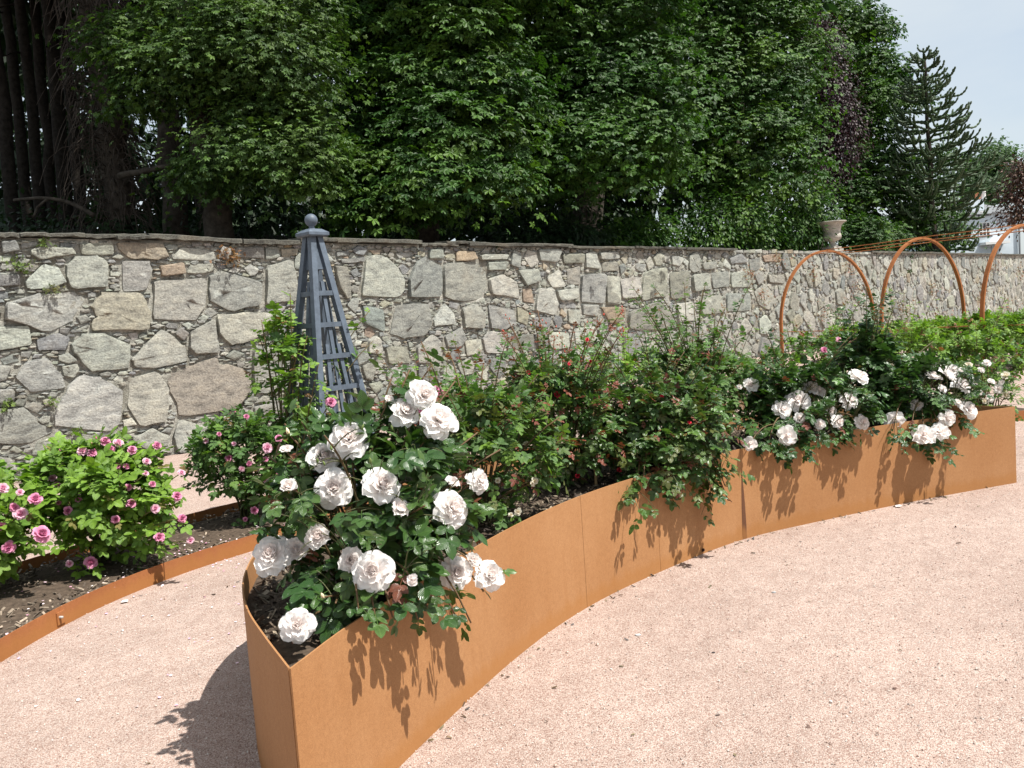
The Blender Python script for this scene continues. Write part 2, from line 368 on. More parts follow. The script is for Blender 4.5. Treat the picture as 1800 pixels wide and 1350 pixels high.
# bank of the wood behind the wall
uu = np.concatenate([np.linspace(-14, 60, 75), [90, 160]]); dd = np.array([0.5, 1, 2, 3, 4.5, 6, 8, 11, 15, 22, 35, 60, 120])
U2, D2 = np.meshgrid(uu, dd, indexing='ij')
rise = np.clip(1 - (U2 - 10) / 14, 0, 1)
Z2 = 2.3 + rise * np.minimum(D2 * .22, 2.2) + .15 * noise(np.stack([U2, D2], -1), .7, 5)
V = wpt(U2, Z2, -D2).reshape(-1, 3); n = len(dd); i = np.arange(len(uu) - 1)[:, None] * n; j = np.arange(n - 1)[None, :]
tag(put('woodland_ground', V, [np.stack([i + j, i + n + j, i + n + j + 1, i + j + 1], -1).reshape(-1, 4)], M_WOODFLOOR), kind='structure')

# ================================================================== STONE WALL
wall = empty('stone_wall', (*WB, 0), 'tall rubble stone garden wall with pale lime mortar and slate coping', 'wall')
T1 = """0,135 75,128 100,180 10,197|105,145 195,135 200,160 110,172|155,180 200,165 380,170 400,200 290,215 210,230 160,205|410,145 590,140 595,205 430,205|610,142 850,140 885,215 830,228 680,225 620,175|945,165 1130,185 1130,235 900,228|1225,168 1380,165 1385,225 1230,215|1392,165 1455,162 1470,215 1395,235|1478,172 1565,170 1560,205 1480,215|-40,210 60,205 50,240 -40,248|345,260 390,212 510,208 565,240 565,375 375,385 350,320|130,340 230,250 300,270 345,350 270,380 140,385|640,235 780,235 800,280 770,390 645,395|840,260 960,245 970,305 850,318|1000,255 1120,250 1130,285 1060,305 980,300|1100,320 1150,285 1370,345 1375,465 1200,500 1100,450|1400,270 1530,225 1570,380 1560,440 1398,470|-40,310 100,310 105,365 -40,372|805,340 1090,325 1080,470 1030,550 810,545|530,400 740,400 790,500 780,600 480,605 475,560 510,530 470,480|30,460 200,405 400,400 445,440 380,550 250,610 20,545|-60,585 150,575 160,680 -60,715|1140,520 1300,505 1420,510 1435,570 1330,655 1210,680 1150,620|1000,610 1130,540 1140,650 1155,720 1030,730 995,690|370,680 430,620 540,615 680,680 680,800 480,820 380,720|690,750 850,590 975,690 985,765 800,805 700,790|190,650 300,615 365,640 340,705 200,710|80,850 130,770 240,740 310,820 345,900 160,930|880,830 1120,740 1170,780 1290,810 1320,900 1240,1010 950,1060 895,920|1325,690 1480,690 1490,830 1460,940 1340,930|430,835 520,845 640,910 640,1050 600,1130 290,1110 290,1010 350,905|680,850 830,815 885,920 865,1080 740,1110 670,1000|-60,1010 130,1010 200,1080 285,1140 140,1200 -60,1200|380,1152 640,1147 600,1250 400,1250|690,1170 800,1115 890,1160 880,1210 760,1230|910,1180 940,1070 1130,1110 1100,1200 1000,1265 930,1240|1180,1160 1260,1080 1310,1060 1220,1200|130,1280 380,1255 390,1390 130,1400|-60,1260 60,1275 75,1390 -60,1400|-60,780 60,790 30,860 -60,890|420,1290 640,1275 660,1380 430,1400|1330,1000 1470,980 1480,1100 1340,1130"""
T2 = """300,165 400,162 480,230 525,320 500,400 270,400|550,300 580,210 640,170 738,225 738,400 545,400|748,205 990,202 1000,350 960,410 860,425 748,400|820,138 920,138 940,180 890,193 820,193|955,157 1130,152 1110,185 960,188|1000,202 1120,197 1100,245 1000,246|1010,290 1090,270 1165,310 1190,410 1020,385|1170,245 1290,240 1305,310 1220,335|1340,290 1410,240 1450,340 1370,345|1205,352 1250,347 1270,435 1205,425|1290,350 1380,350 1410,440 1390,505 1272,480|1392,362 1520,347 1520,410 1415,423|1455,240 1530,222 1533,330 1462,320|1540,270 1678,265 1670,438 1537,430|1690,280 1750,290 1760,430 1682,438|1560,152 1620,137 1650,240 1560,230|1640,147 1750,137 1760,180 1650,185|1662,200 1740,197 1750,250 1662,253|480,440 650,437 668,570 630,620 520,640 440,610|690,530 750,432 808,500 813,560 692,565|850,460 940,442 985,500 975,578 865,580|1000,442 1150,472 1163,560 1090,588 1020,580|590,680 680,612 740,660 735,780 600,780|755,620 850,572 880,640 840,690 770,690|970,640 1010,597 1110,610 1110,720 990,720|410,690 540,682 560,780 430,785|1340,602 1460,602 1470,690 1370,700|1290,127 1420,127 1400,200 1300,190|1430,152 1550,152 1550,205 1440,205|1280,512 1370,520 1350,580 1262,562|1542,442 1640,447 1630,508 1550,500|1645,460 1790,457 1780,540 1700,550|1172,452 1240,490 1230,560 1172,540|120,222 190,225 215,400 190,410 140,330|280,450 400,470 410,600 300,560|470,150 570,142 580,163 490,178|130,140 200,132 205,160 130,168|150,185 290,172 290,198 160,208|662,127 740,127 745,180 662,180|1460,470 1530,470 1530,560 1465,550|870,650 960,640 965,720 880,740|1500,580 1620,570 1640,660 1510,670|600,800 720,795 730,880 610,890|1140,620 1260,610 1270,700 1150,700"""
T3 = """190,190 280,167 290,290 182,308|97,217 178,207 187,290 102,300|35,202 90,207 93,325 35,325|300,190 380,182 375,300 305,300|130,360 250,312 310,370 310,430 130,430|0,342 110,342 115,408 0,400|310,122 370,127 340,163 310,158|552,130 600,112 635,145 560,155|437,150 500,142 495,175 442,178|692,117 768,107 770,145 702,145|660,270 700,232 745,300 720,350 680,330|715,197 790,202 788,235 720,233|395,200 470,190 480,260 400,270|480,190 545,185 550,250 485,255|560,190 640,180 650,250 565,255|330,320 400,310 420,390 340,400|430,290 520,285 530,360 440,370|540,280 640,275 645,350 545,355|100,450 170,440 180,540 110,540"""
stones = []
for txt, sc, ox, oy in ((T1, 3.0, 0, 380), (T2, 1800 / 550, 550, 400), (T3, 2.4, 1050, 400)):
    for s in txt.split('|'):
        stones.append(np.array([wuv(float(a) / sc + ox, float(b) / sc + oy) for a, b in (q.split(',') for q in s.split())]))
stones = [s for s in stones if s[:, 1].max() < WH + .02 and s[:, 1].max() > .05]
for s in stones: s[:, 1] = np.clip(s[:, 1], -.1, WH - .02)
n_traced = len(stones)
# fill the rest of the face, largest first
CS = .0125; U0, U1 = -1.5, 50.0
nu, nv = int((U1 - U0) / CS), int(WH / CS)
occ = np.zeros((nu, nv), bool)
def raster(poly, grow=1.0):
    c = poly.mean(0); q = (poly - c) * grow + c
    a0 = np.maximum(((q.min(0) - (U0, 0)) / CS).astype(int), 0); a1 = np.minimum(((q.max(0) - (U0, 0)) / CS).astype(int) + 2, (nu, nv))
    if (a1 <= a0).any(): return None
    gx, gy = np.meshgrid(np.arange(a0[0], a1[0]), np.arange(a0[1], a1[1]), indexing='ij')
    return a0, a1, inpoly(np.stack([gx * CS + U0 + CS / 2, gy * CS + CS / 2], -1), q)
for s in stones:
    r = raster(s, 1.06)
    if r: a0, a1, mk = r; occ[a0[0]:a1[0], a0[1]:a1[1]] |= mk
def shape(size, asp):
    k = random.choice((4, 4, 5, 5, 6)); a = np.sort((np.arange(k) + rng.uniform(-.3, .3, k)) * 2 * math.pi / k + rng.uniform(0, 6.28))
    r = rng.uniform(.85, 1.12, k); return np.stack([np.cos(a) * r * size / 2 * asp, np.sin(a) * r * size / 2], -1)
small = []
for size, asp, att, umin, umax in ((.62, 1.0, 500, 17.5, 50), (.50, 1.05, 1500, 9, 50), (.38, 1.1, 3000, 4, 50), (.28, 1.25, 5000, U0, 50), (.19, 1.4, 9000, U0, 50), (.13, 1.7, 22000, U0, 42), (.085, 2.2, 34000, U0, 30), (.055, 2.6, 50000, U0, 17), (.034, 2.9, 50000, U0, 10)):
    lib = []
    for _ in range(50):
        p = shape(size * rng.uniform(.8, 1.2), asp * rng.uniform(.8, 1.25)); g = p * (1.05 if size > .15 else 1.0)
        h = np.ceil(np.abs(g).max(0) / CS).astype(int) + 1
        gx, gy = np.meshgrid(np.arange(-h[0], h[0] + 1), np.arange(-h[1], h[1] + 1), indexing='ij'); lib.append((p, h, inpoly(np.stack([gx, gy], -1) * CS, g)))
    i0, i1 = int((umin - U0) / CS), int((umax - U0) / CS)
    cu_ = (i0 + (i1 - i0) * rng.uniform(0, 1, att) ** 1.25).astype(int); cv_ = rng.integers(0, nv, att)
    free = ~occ[np.clip(cu_, 0, nu - 1), cv_]
    for a, b in zip(cu_[free], cv_[free]):
        p, h, mk = lib[random.randrange(50)]
        x0, x1, y0, y1 = a - h[0], a + h[0] + 1, b - h[1], b + h[1] + 1
        if x0 < 0 or x1 > nu or y0 < -2 or y1 > nv + 1: continue
        c0, c1 = max(0, -y0), (nv - y1 if y1 > nv else 0)
        sub = occ[x0:x1, max(y0, 0):min(y1, nv)]; mm = mk[:, c0:mk.shape[1] + c1 if c1 else None]
        if (sub & mm).any(): continue
        sub |= mm
        q = p + np.array([a * CS + U0, b * CS])
        (stones if size > .15 else small).append(q)
def dep(u): return 9.9 + .7071 * u
def round_poly(p, big):
    if not big: return p + rng.normal(0, .03 * np.sqrt(abs(np.prod(np.ptp(p, axis=0)))), p.shape)
    """soften corners and roughen the outline"""
    q = []; n = len(p)
    for i in range(n):
        a, b, c = p[i - 1], p[i], p[(i + 1) % n]; q += [b + (a - b) * .13, b + (a + c - 2 * b) * .025, b + (c - b) * .13]
        if big: q += [b + (c - b) * .5]
    q = np.array(q); e = np.sqrt(abs(np.prod(p.max(0) - p.min(0)))); return q + rng.normal(0, .013 * e, q.shape)
PAL = np.array([(.26, .26, .252), (.29, .288, .272), (.21, .213, .215), (.31, .305, .28), (.235, .23, .212), (.35, .35, .33), (.29, .25, .20), (.185, .19, .20), (.30, .283, .235), (.27, .215, .17)])
PW = np.array([18, 20, 12, 14, 9, 10, 1.6, 7, 5, 1.2]); PW /= PW.sum()
def stone_geo(p, big):
    if (np.cross(p[1] - p[0], p[2] - p[1]) if False else sum(p[i - 1][0] * p[i][1] - p[i][0] * p[i - 1][1] for i in range(len(p)))) < 0: p = p[::-1]
    c0 = p.mean(0); q = round_poly(p, big); c = q.mean(0); e = math.sqrt(np.prod(np.ptp(q, axis=0)))
    d = rng.uniform(.028, .07) if big else rng.uniform(.008, .045)
    tilt = rng.normal(0, .05, 2)
    rings = [(1.0, -.03), (.988, .94), (.93, 1.0), (.66, 1.0), (.34, 1.0)] if big else [(1.0, -.02), (.95, .85), (.6, 1.0)]
    V = []; k = len(q); nr = len(rings); sd_ = int(rng.integers(0, 9999))
    def face(x): return d + (x - c) @ tilt + (.012 if big else .005) * noise(x, 5 if big else 14, sd_) + (.006 * noise(x * np.array([1, 2.2]), 16, sd_ + 1) if big else 0)
    for s, h in rings[:2]: x = c + (q - c) * s; V.append(wpt(x[:, 0], x[:, 1], -.03 if h < 0 else np.maximum(face(x) * h, .004)))
    V.append(V[1].copy())                      # hard arris: the face starts on its own vertices
    for s, h in rings[2:]: x = c + (q - c) * s + rng.normal(0, .01 * e, q.shape) * (s < .9); V.append(wpt(x[:, 0], x[:, 1], np.maximum(face(x) * min(h, 1), .004)))
    V.append(wpt(c[0], c[1], face(c[None])[0])[None]); nr += 1
    i = np.array([0] + list(range(2, nr - 1)))[:, None] * k; j = np.arange(k)[None, :]; j2 = (j + 1) % k
    F4 = np.stack([i + j, i + j2, i + k + j2, i + k + j], -1).reshape(-1, 4); e_ = (nr - 1) * k
    F3 = np.array([[e_ + a, e_ + (a + 1) % k, nr * k] for a in range(k)])
    return np.concatenate(V), [F4, F3]
def stone_col(): return np.array([1.0, 1.02, .98]) * PAL[rng.choice(len(PAL), p=PW)] * rng.uniform(.85, 1.15) * (1 + rng.normal(0, .02, 3))
area = [np.prod(np.ptp(s, axis=0)) / dep(s[:, 0].mean()) ** 2 for s in stones]
keep = set(np.argsort(area)[::-1][:300]) | set(range(n_traced))
keep = set(sorted(keep, key=lambda i: -area[i])[:300])
SPECIAL = {4: (.28, .245, .195), 19: (.29, .275, .225), 22: (.32, .315, .275), 28: (.25, .225, .195), 30: (.35, .35, .335), 18: (.30, .295, .27), 45: (.36, .29, .21), 41: (.27, .27, .25)}
for i in sorted(keep):
    V, F = stone_geo(stones[i], True); o = put('stone', V, F, M_STONE, wall, smooth=True, col=np.array(SPECIAL.get(i, stone_col())))
bs_ = B()
for i in range(len(stones)):
    if i not in keep: V, F = stone_geo(stones[i], False); bs_.add(V, F, col=stone_col())
for p in small:
    V, F = stone_geo(p, False); bs_.add(V, F, col=stone_col() * rng.uniform(.8, 1.15))
bs_.build('pinning_stones', M_STONE, wall, kind='stuff', smooth=False)
# mortar face: bumpy core of the wall
ug = np.concatenate([np.arange(-4, 16, .05), np.arange(16, 51, .14)]); vg = np.linspace(-.2, WH, 62)
U2, V2 = np.meshgrid(ug, vg, indexing='ij'); P2 = np.stack([U2, V2], -1)
D2 = -.004 + .013 * noise(P2, 6, 11) + .010 * noise(P2, 17, 12) + rng.normal(0, .004, U2.shape)
V = wpt(U2, V2, D2).reshape(-1, 3); n = len(vg); i = np.arange(len(ug) - 1)[:, None] * n; j = np.arange(n - 1)[None, :]
put('mortar_face', V, [np.stack([i + j, i + n + j, i + n + j + 1, i + j + 1], -1).reshape(-1, 4)], M_MORTAR, wall)
core = np.vstack([wpt([-4, 52, 52, -4], [-.2] * 4, [-.06, -.06, -.55, -.55]), wpt([-4, 52, 52, -4], [WH - .02] * 4, [-.03, -.03, -.55, -.55])])
put('wall_core', core, [np.array([[0, 1, 5, 4], [1, 2, 6, 5], [2, 3, 7, 6], [3, 0, 4, 7], [4, 5, 6, 7]])], M_MORTAR, wall, smooth=False)
# coping slabs
def slab(u0, u1, z0, z1, d0=.10, th=.05, tilt=0):
    n = 12; us = np.linspace(u0, u1, n); out = d0 + rng.normal(0, .012, n); top = np.linspace(z0, z1, n) + rng.normal(0, .004, n)
    V = np.concatenate([wpt(us, top - th + rng.normal(0, .006, n), out), wpt(us, top - .012, out + .004), wpt(us, top, out - .03), wpt(us, top + .03, -.25), wpt(us, top - th, -.25)])
    i = np.arange(5)[:, None] * n; F = []
    for r in range(5):
        for k in range(n - 1): a, b = r * n, ((r + 1) % 5) * n; F.append([a + k, a + k + 1, b + k + 1, b + k])
    cap = [[0, n, 2 * n, 3 * n, 4 * n][::-1], [n - 1, 2 * n - 1, 3 * n - 1, 4 * n - 1, 5 * n - 1]]
    return put('coping_slab', V, [np.array(F), np.array(cap)], M_COPING, wall, smooth=False, col=np.array((.10, .098, .085)) * rng.uniform(.8, 1.2))
CP = [(-60, 408, 30, 410), (31, 410, 145, 411), (146, 412, 254, 412), (200, 416, 256, 416), (256, 411, 420, 421), (421, 421, 520, 424), (521, 420, 585, 419), (586, 419, 735, 423), (736, 428, 800, 428), (780, 424, 850, 426), (818, 427, 990, 430), (925, 428, 1000, 430), (991, 433, 1110, 434), (1111, 433, 1200, 435), (1201, 435, 1290, 437)]
for x0, y0, x1, y1 in CP:
    (a, za), (b, zb) = wuv(x0, y0), wuv(x1, y1); slab(a, b - .006, max(za, WH + .02), max(zb, WH + .02), rng.uniform(.08, .14), rng.uniform(.045, .07))
for x0, x1, y in ((1528, 1600, 440), (1601, 1690, 442), (1691, 1760, 444), (1761, 1830, 445)):
    (a, za), (b, zb) = wuv(x0, y), wuv(x1, y + 1); slab(a, b - .01, WH + .06, WH + .06, .1, .07)
# small rough stones along the uncoped stretch
ua, ub = wuv(1292, 437)[0], wuv(1527, 440)[0]; u = ua; bs_ = B()
while u < ub:
    L = rng.uniform(.15, .5); p = np.array([(u, WH - .06), (u + L * .9, WH - .06), (u + L * .85, WH + rng.uniform(-.03, .05)), (u + .08 * L, WH + rng.uniform(-.03, .05))])
    q = [wpt(p[:, 0], p[:, 1], d) for d in (.05, -.3)]; V = np.concatenate(q)
    bs_.add(V, np.array([[0, 1, 2, 3], [7, 6, 5, 4], [3, 2, 6, 7], [0, 3, 7, 4], [2, 1, 5, 6]]), col=stone_col()); u += L
bs_.build('top_stones', M_STONE, wall, kind='stuff', smooth=False)

# ================================================================== CORTEN PLANTER
def strip(P, z0, z1, th):
    """upright sheet along a plan curve, th thick (centred), open ends closed"""
    P = np.asarray(P, float); T = nrm(np.gradient(P, axis=0)); Nn = np.stack([T[:, 1], -T[:, 0]], -1); n = len(P)
    z0 = np.broadcast_to(z0, (n,)); z1 = np.broadcast_to(z1, (n,))
    o, i_ = P + Nn * th / 2, P - Nn * th / 2
    V = np.concatenate([np.column_stack([o, z0]), np.column_stack([o, z1]), np.column_stack([i_, z1]), np.column_stack([i_, z0])])
    F = []
    for r in range(4):
        a, b = r * n, ((r + 1) % 4) * n
        F += [[a + k, a + k + 1, b + k + 1, b + k] for k in range(n - 1)]
    F += [[0, n, 2 * n, 3 * n], [n - 1, 4 * n - 1, 3 * n - 1, 2 * n - 1]]
    return V, [np.array(F)]
def cut(P, q):  # index of the curve point nearest q
    return int(np.argmin(np.linalg.norm(P - np.array(q), axis=1)))
planter = empty('curved_planter', (0.3, 4.8, 0), 'long curved raised planter of rust-orange weathering steel full of rose bushes', 'planter')
FF = spline(FRONT, 601)
seams = [0, cut(FF, (.31, 4.28)), cut(FF, (.80, 4.80)), cut(FF, (1.45, 5.35)), 600]
for a, b in zip(seams[:-1], seams[1:]):
    Pp = spline(FF[a:b + 1], max(12, (b - a) // 6)); 
    if a: Pp[0] += (Pp[1] - Pp[0]) * (.0025 / np.linalg.norm(Pp[1] - Pp[0]))
    V, F = strip(Pp, -.05, .60, .006); put('front_panel', V, F, M_CORTEN, planter, smooth=False)
BB = spline(BACK, 401); k1 = cut(BB, (-1.16, 3.95)); k2 = cut(BB, (.75, 6.25))
BB[0] += (BB[1] - BB[0]) * .4; BB[-1] += (BB[-2] - BB[-1]) * .4
for a, b in ((0, k1), (k1, k2), (k2, 400)):
    Pp = spline(BB[a:b + 1], 60); V, F = strip(Pp, -.05, .60, .006); put('back_panel', V, F, M_CORTEN, planter, smooth=False)
# dark rust run below the third seam
c = FF[seams[3]]; tn = nrm(FF[seams[3] + 3] - FF[seams[3] - 3]); nn = np.array([tn[1], -tn[0]])
zs = np.array([.0, .08, .2, .32, .40, .44]); ws = np.array([.020, .020, .017, .011, .005, .001])
V = np.concatenate([np.column_stack([c + nn * .0045 + tn * s * ws[k], [zs[k]]]) if False else np.array([[*(c + nn * .0045 + tn * (s * ws[k] + .004)), zs[k]]]) for k in range(6) for s in (-1, 1)])
put('rust_streak', V, [np.array([[2 * k, 2 * k + 1, 2 * k + 3, 2 * k + 2] for k in range(5)])], M_STAIN, planter)

# low edging of the far bed
edging = empty('bed_edging', (-2.4, 5.2, 0), 'low rusty steel edging strip curving round the pink rose bed', 'edging')
EE = spline(EDGE, 401); ks = [0, cut(EE, (-2.62, 4.55)), cut(EE, (-1.93, 5.98)), cut(EE, (.4, 7.95)), 400]
for a, b in zip(ks[:-1], ks[1:]):
    Pp = spline(EE[a:b + 1], 40); Pp[0] += (Pp[1] - Pp[0]) * .03; V, F = strip(Pp, -.03, .115, .005); put('edging_strip', V, F, M_CORTEN2, edging, smooth=False)
EE2 = spline(EDGEB, 301)
for a, b in ((0, 150), (150, 300)):
    Pp = spline(EE2[a:b + 1], 40); Pp[0] += (Pp[1] - Pp[0]) * .03; V, F = strip(Pp, -.03, .10, .005); put('edging_strip', V, F, M_CORTEN2, edging, smooth=False)
q = EE[ks[1]] ; tn = nrm(EE[ks[1] + 2] - EE[ks[1] - 2]); nn = np.array([tn[1], -tn[0]])
b = B(); V, F = box(-.03, .03, -.004, .004, .02, .09); V = np.column_stack([q[0] + tn[0] * V[:, 0] + nn[0] * (V[:, 1] + .007), q[1] + tn[1] * V[:, 0] + nn[1] * (V[:, 1] + .007), V[:, 2]]); b.add(V, F); b.build('joint_plate', M_CORTEN2, edging, smooth=False)
V, F, uv = tube([np.array([*(q + nn * .008 - tn * .012), .062]), np.array([*(q + nn * .03 - tn * .012), .062])], .008, 6); put('bolt', V, F, M_METAL, edging)

# ================================================================== MULCH, GRIT, FALLEN PETALS
def scatter_in(poly, n):
    lo, hi = poly.min(0), poly.max(0); P = rng.uniform(lo, hi, (n * 3, 2)); return P[inpoly(P, poly)][:n]
OCT = (np.array([(1, 0, 0), (-1, 0, 0), (0, 1, 0), (0, -1, 0), (0, 0, 1), (0, 0, -1)], float), [np.array([[0, 2, 4], [2, 1, 4], [1, 3, 4], [3, 0, 4], [2, 0, 5], [1, 2, 5], [3, 1, 5], [0, 3, 5]])], np.zeros((6, 2)))
CHIP = (box(-.5, .5, -.16, .16, -.05, .05)[0] + rng.normal(0, .03, (8, 3)), [BOXF], np.zeros((8, 2)))
def chips(name, P, z, s0, s1, label, cols):
    b = B(); n = len(P); d = np.column_stack([rng.normal(0, 1, (n, 2)), rng.normal(0, .3, n)]); up = np.column_stack([rng.normal(0, .5, (n, 2)), np.ones(n)])
    c = np.array(cols)[rng.integers(0, len(cols), n)] * rng.uniform(.7, 1.3, (n, 1))
    inst(b, CHIP, frames(d, up, rng.uniform(s0, s1, n)), np.column_stack([P, z]), c); return tag(b.build(name, M_CHIP, smooth=False), label, 'mulch', kind='stuff')
PSH = np.vstack([ftp + (bkp - ftp) * .06, (bkp + (ftp - bkp) * .06)[::-1]])[6:-6]; P = scatter_in(PSH, 9000); P = P[(np.linalg.norm(P - BACK[0], axis=1) > .12)]; P = P[np.argsort(np.linalg.norm(P, axis=1) + rng.uniform(0, 2.5, len(P)))][:6200]
chips('bark_chips', P, .525 + rng.uniform(-.02, .02, len(P)), .012, .05, 'dark bark mulch covering the soil inside the raised steel planter', [(.06, .045, .035), (.10, .075, .055), (.16, .13, .095), (.045, .035, .03), (.28, .23, .17)])
P = scatter_in(np.vstack([EDGE + (EDGEB - EDGE) * .04, (EDGEB + (EDGE - EDGEB) * .04)[::-1]]), 20000); P = P[P[:, 0] < .5][:6000]
chips('bed_litter', P, .06 + rng.uniform(-.02, .02, len(P)), .015, .05, 'dry brown twigs and crumbs littering the soil of the low rose bed', [(.13, .10, .075), (.20, .16, .12), (.09, .07, .055), (.26, .21, .16)])
P = np.column_stack([rng.uniform(-3.0, 6.5, 60000), 2.2 + 7 * rng.uniform(0, 1, 60000) ** 1.6]); P = P[~inpoly(P, PPOLY) & ~inpoly(P, BPOLY)][:14000]
b = B(); n = len(P); s = rng.uniform(.0022, .0055, n) * np.where(rng.uniform(size=n) < .01, 2.0, 1)
c = np.array([(.47, .36, .31), (.42, .31, .26), (.54, .46, .41), (.36, .26, .22), (.58, .53, .49), (.34, .28, .25)])[rng.integers(0, 6, n)]
inst(b, OCT, frames(rng.normal(size=(n, 3)), rng.normal(size=(n, 3)), s), np.column_stack([P, s * .5]), c)
tag(b.build('loose_gravel', M_GRAIN, smooth=False), 'loose pink grit lying over the gravel path', 'gravel', kind='stuff')
FP = (np.array([(-.5, 0, 0), (0, -.4, .08), (.5, 0, .05), (.35, .5, .12), (-.3, .5, .1)]), [np.array([[0, 1, 2], [0, 2, 3], [0, 3, 4]])], np.zeros((5, 2)))
P = []
for (x, y, n, s) in ((-1.75, 6.35, 90, .2), (-2.15, 5.75, 60, .22), (-2.6, 5.2, 40, .35), (-1.9, 5.3, 40, .5), (-3.0, 5.0, 40, .5), (-1.6, 4.6, 40, .6), (5.0, 7.6, 40, .6), (-2.2, 4.0, 30, .6)): P.append(np.array((x, y)) + rng.normal(0, s, (n, 2)))
P = np.concatenate(P); ok = ~inpoly(P, PPOLY); P = P[ok]; n = len(P); inb = inpoly(P, BPOLY); b = B()
inst(b, FP, frames(np.column_stack([rng.normal(size=(n, 2)), np.zeros(n)]), np.column_stack([rng.normal(0, .25, (n, 2)), np.ones(n)]), rng.uniform(.008, .018, n)), np.column_stack([P, np.where(inb, .085, .006)]), np.array([(.8, .6, .68), (.82, .74, .74), (.7, .35, .5)])[rng.integers(0, 3, n)])
tag(b.build('fallen_petals', M_GRAIN), 'small fallen pink petals strewn over the soil and gravel near the pink roses', 'petals', kind='stuff')
P = np.column_stack([rng.uniform(-2.5, 6, 400), rng.uniform(2.6, 8, 400)]); P = P[~inpoly(P, PPOLY) & ~inpoly(P, BPOLY)][:150]; foot = FRONT[rng.integers(5, 118, 90)]; foot = foot + rng.uniform(.01, .09, (90, 1)) * np.array([.75, -.6]); P = np.vstack([P, foot])
chips('path_litter', P, np.full(len(P), .006), .008, .028, 'tiny dark twigs and leaf crumbs scattered over the gravel path', [(.07, .05, .035), (.14, .10, .06), (.20, .17, .10), (.10, .10, .10)])
for (px, py, lab) in ((218, 1058, 'curled white petal lying on the gravel by the low rusty edging'), (1580, 890, 'white petal lying on gravel by the far end of the planter')):
    p = at_z(px, py, 0.008); V = FP[0] * .045 + p; o = put('fallen_petal', V, FP[1], M_WHITE); tag(o, lab, 'petal', 'single white petals on the path')
def pebble(px, py, s, col, lab):
    p = at_z(px, py, s * .3); k = 8; th = np.arange(k) * 6.283 / k; V = []
    for z, r in ((-.35, .6), (0, 1), (.3, .8)): V.append(np.column_stack([np.cos(th) * r * s * 1.3, np.sin(th) * r * s * .8, np.full(k, z * s)]) + rng.normal(0, .05 * s, (k, 3)))
    V = np.vstack(V + [[[0, 0, .42 * s]]]) + p; F4 = np.array([[a * k + j, a * k + (j + 1) % k, (a + 1) * k + (j + 1) % k, (a + 1) * k + j] for a in range(2) for j in range(k)]); F3 = np.array([[2 * k + j, 2 * k + (j + 1) % k, 3 * k] for j in range(k)])
    tag(put('pebble', V, [F4, F3], M_GRAIN, col=np.array(col)), lab, 'pebble', 'loose pebbles on the path')
pebble(1121, 1116, .012, (.5, .52, .52), 'pale grey pebble on the gravel in front of the steel planter')
pebble(1360, 1041, .010, (.34, .35, .36), 'blue-grey pebble on open gravel right of the pale one')
pebble(1254, 1147, .007, (.06, .05, .05), 'tiny black pebble on the open gravel')
pebble(1092, 1171, .009, (.16, .13, .09), 'brown pebble on the gravel below the pale grey one')
# dried rose head at the planter foot
p = at_z(1236, 967, .025); b = B()
for k in range(16):
    d = nrm(rng.normal(size=3) + (0, 0, .3)); V = FP[0] * rng.uniform(.018, .028); Mx = frames(d[None], rng.normal(size=(1, 3)), [1])[0]; b.add(V @ Mx.T + p, FP[1], col=np.array((.10, .05, .03)) * rng.uniform(.6, 1.5))
tag(b.build('dried_rose_head', M_CHIP), 'brown dried rose head lying against the foot of the planter', 'dead flower')

# ================================================================== OBELISK
OC = at_z(592, 902, 0); OC = np.array([OC[0], OC[1]])
OTOP = at_y(551, 386, OC[1])[2]
ob = empty('garden_obelisk', (*OC, 0), 'slate-blue painted timber obelisk trellis with ball finial in front of the wall', 'obelisk')
vdir = nrm(OC); right = np.array([vdir[1], -vdir[0]]); th = R(-10)
def rot2(v, a): return np.array([v[0] * math.cos(a) - v[1] * math.sin(a), v[0] * math.sin(a) + v[1] * math.cos(a)])
dirs = [rot2(right, th + k * math.pi / 2) for k in range(4)]       # right, far, left, near
HB = OTOP - .145
def rad(z): return .047 + (.49 - .047) * (HB - z) / HB
def corner(k, z): return np.array([*(OC + dirs[k % 4] * rad(z)), z])
for k in range(4):
    V, F = bar(corner(k, -.05), corner(k, HB), .052, .052, (*rot2(dirs[k], math.pi / 4), 0)); put('post', V, F, M_PAINT, ob, smooth=False)
levels = [HB - .47 - .262 * j for j in range(7)]
for k in range(4):
    A = lambda z: corner(k, z); Bq = lambda z: corner(k + 1, z); outn = np.array([*nrm(dirs[k] + dirs[(k + 1) % 4]), 0])
    for z in levels:
        if z < .05: continue
        a, c = A(z), Bq(z); e = nrm(c - a); V, F = bar(a + e * .02, c - e * .02, .018, .04, (0, 0, 1)); V = V + outn * .012; put('rung', V, F, M_PAINT, ob, smooth=False)
    for f, z1 in ((.5, levels[0] + .10), (.26, levels[2] + .10), (.74, levels[2] + .10)):
        p0 = A(.02) * (1 - f) + Bq(.02) * f; zt = z1
        # laths run parallel to the face, slightly fanned
        ft = .5 + (f - .5) * (.75 if f != .5 else 1); p1 = A(zt) * (1 - ft) + Bq(zt) * ft
        V, F = bar(p0 - outn * .008, p1 - outn * .008, .034, .016, outn); put('lath', V, F, M_PAINT, ob, smooth=False)
    zt, zb_ = HB - .01, HB - .27
    Vp = np.array([A(zb_), Bq(zb_), Bq(zt), A(zt)]); Vp = np.concatenate([Vp - outn * .004, Vp - outn * .016])
    put('top_board', Vp, [np.array([[0, 1, 2, 3], [7, 6, 5, 4], [0, 4, 5, 1], [1, 5, 6, 2], [2, 6, 7, 3], [3, 7, 4, 0]])], M_PAINT, ob, smooth=False)
b = B()
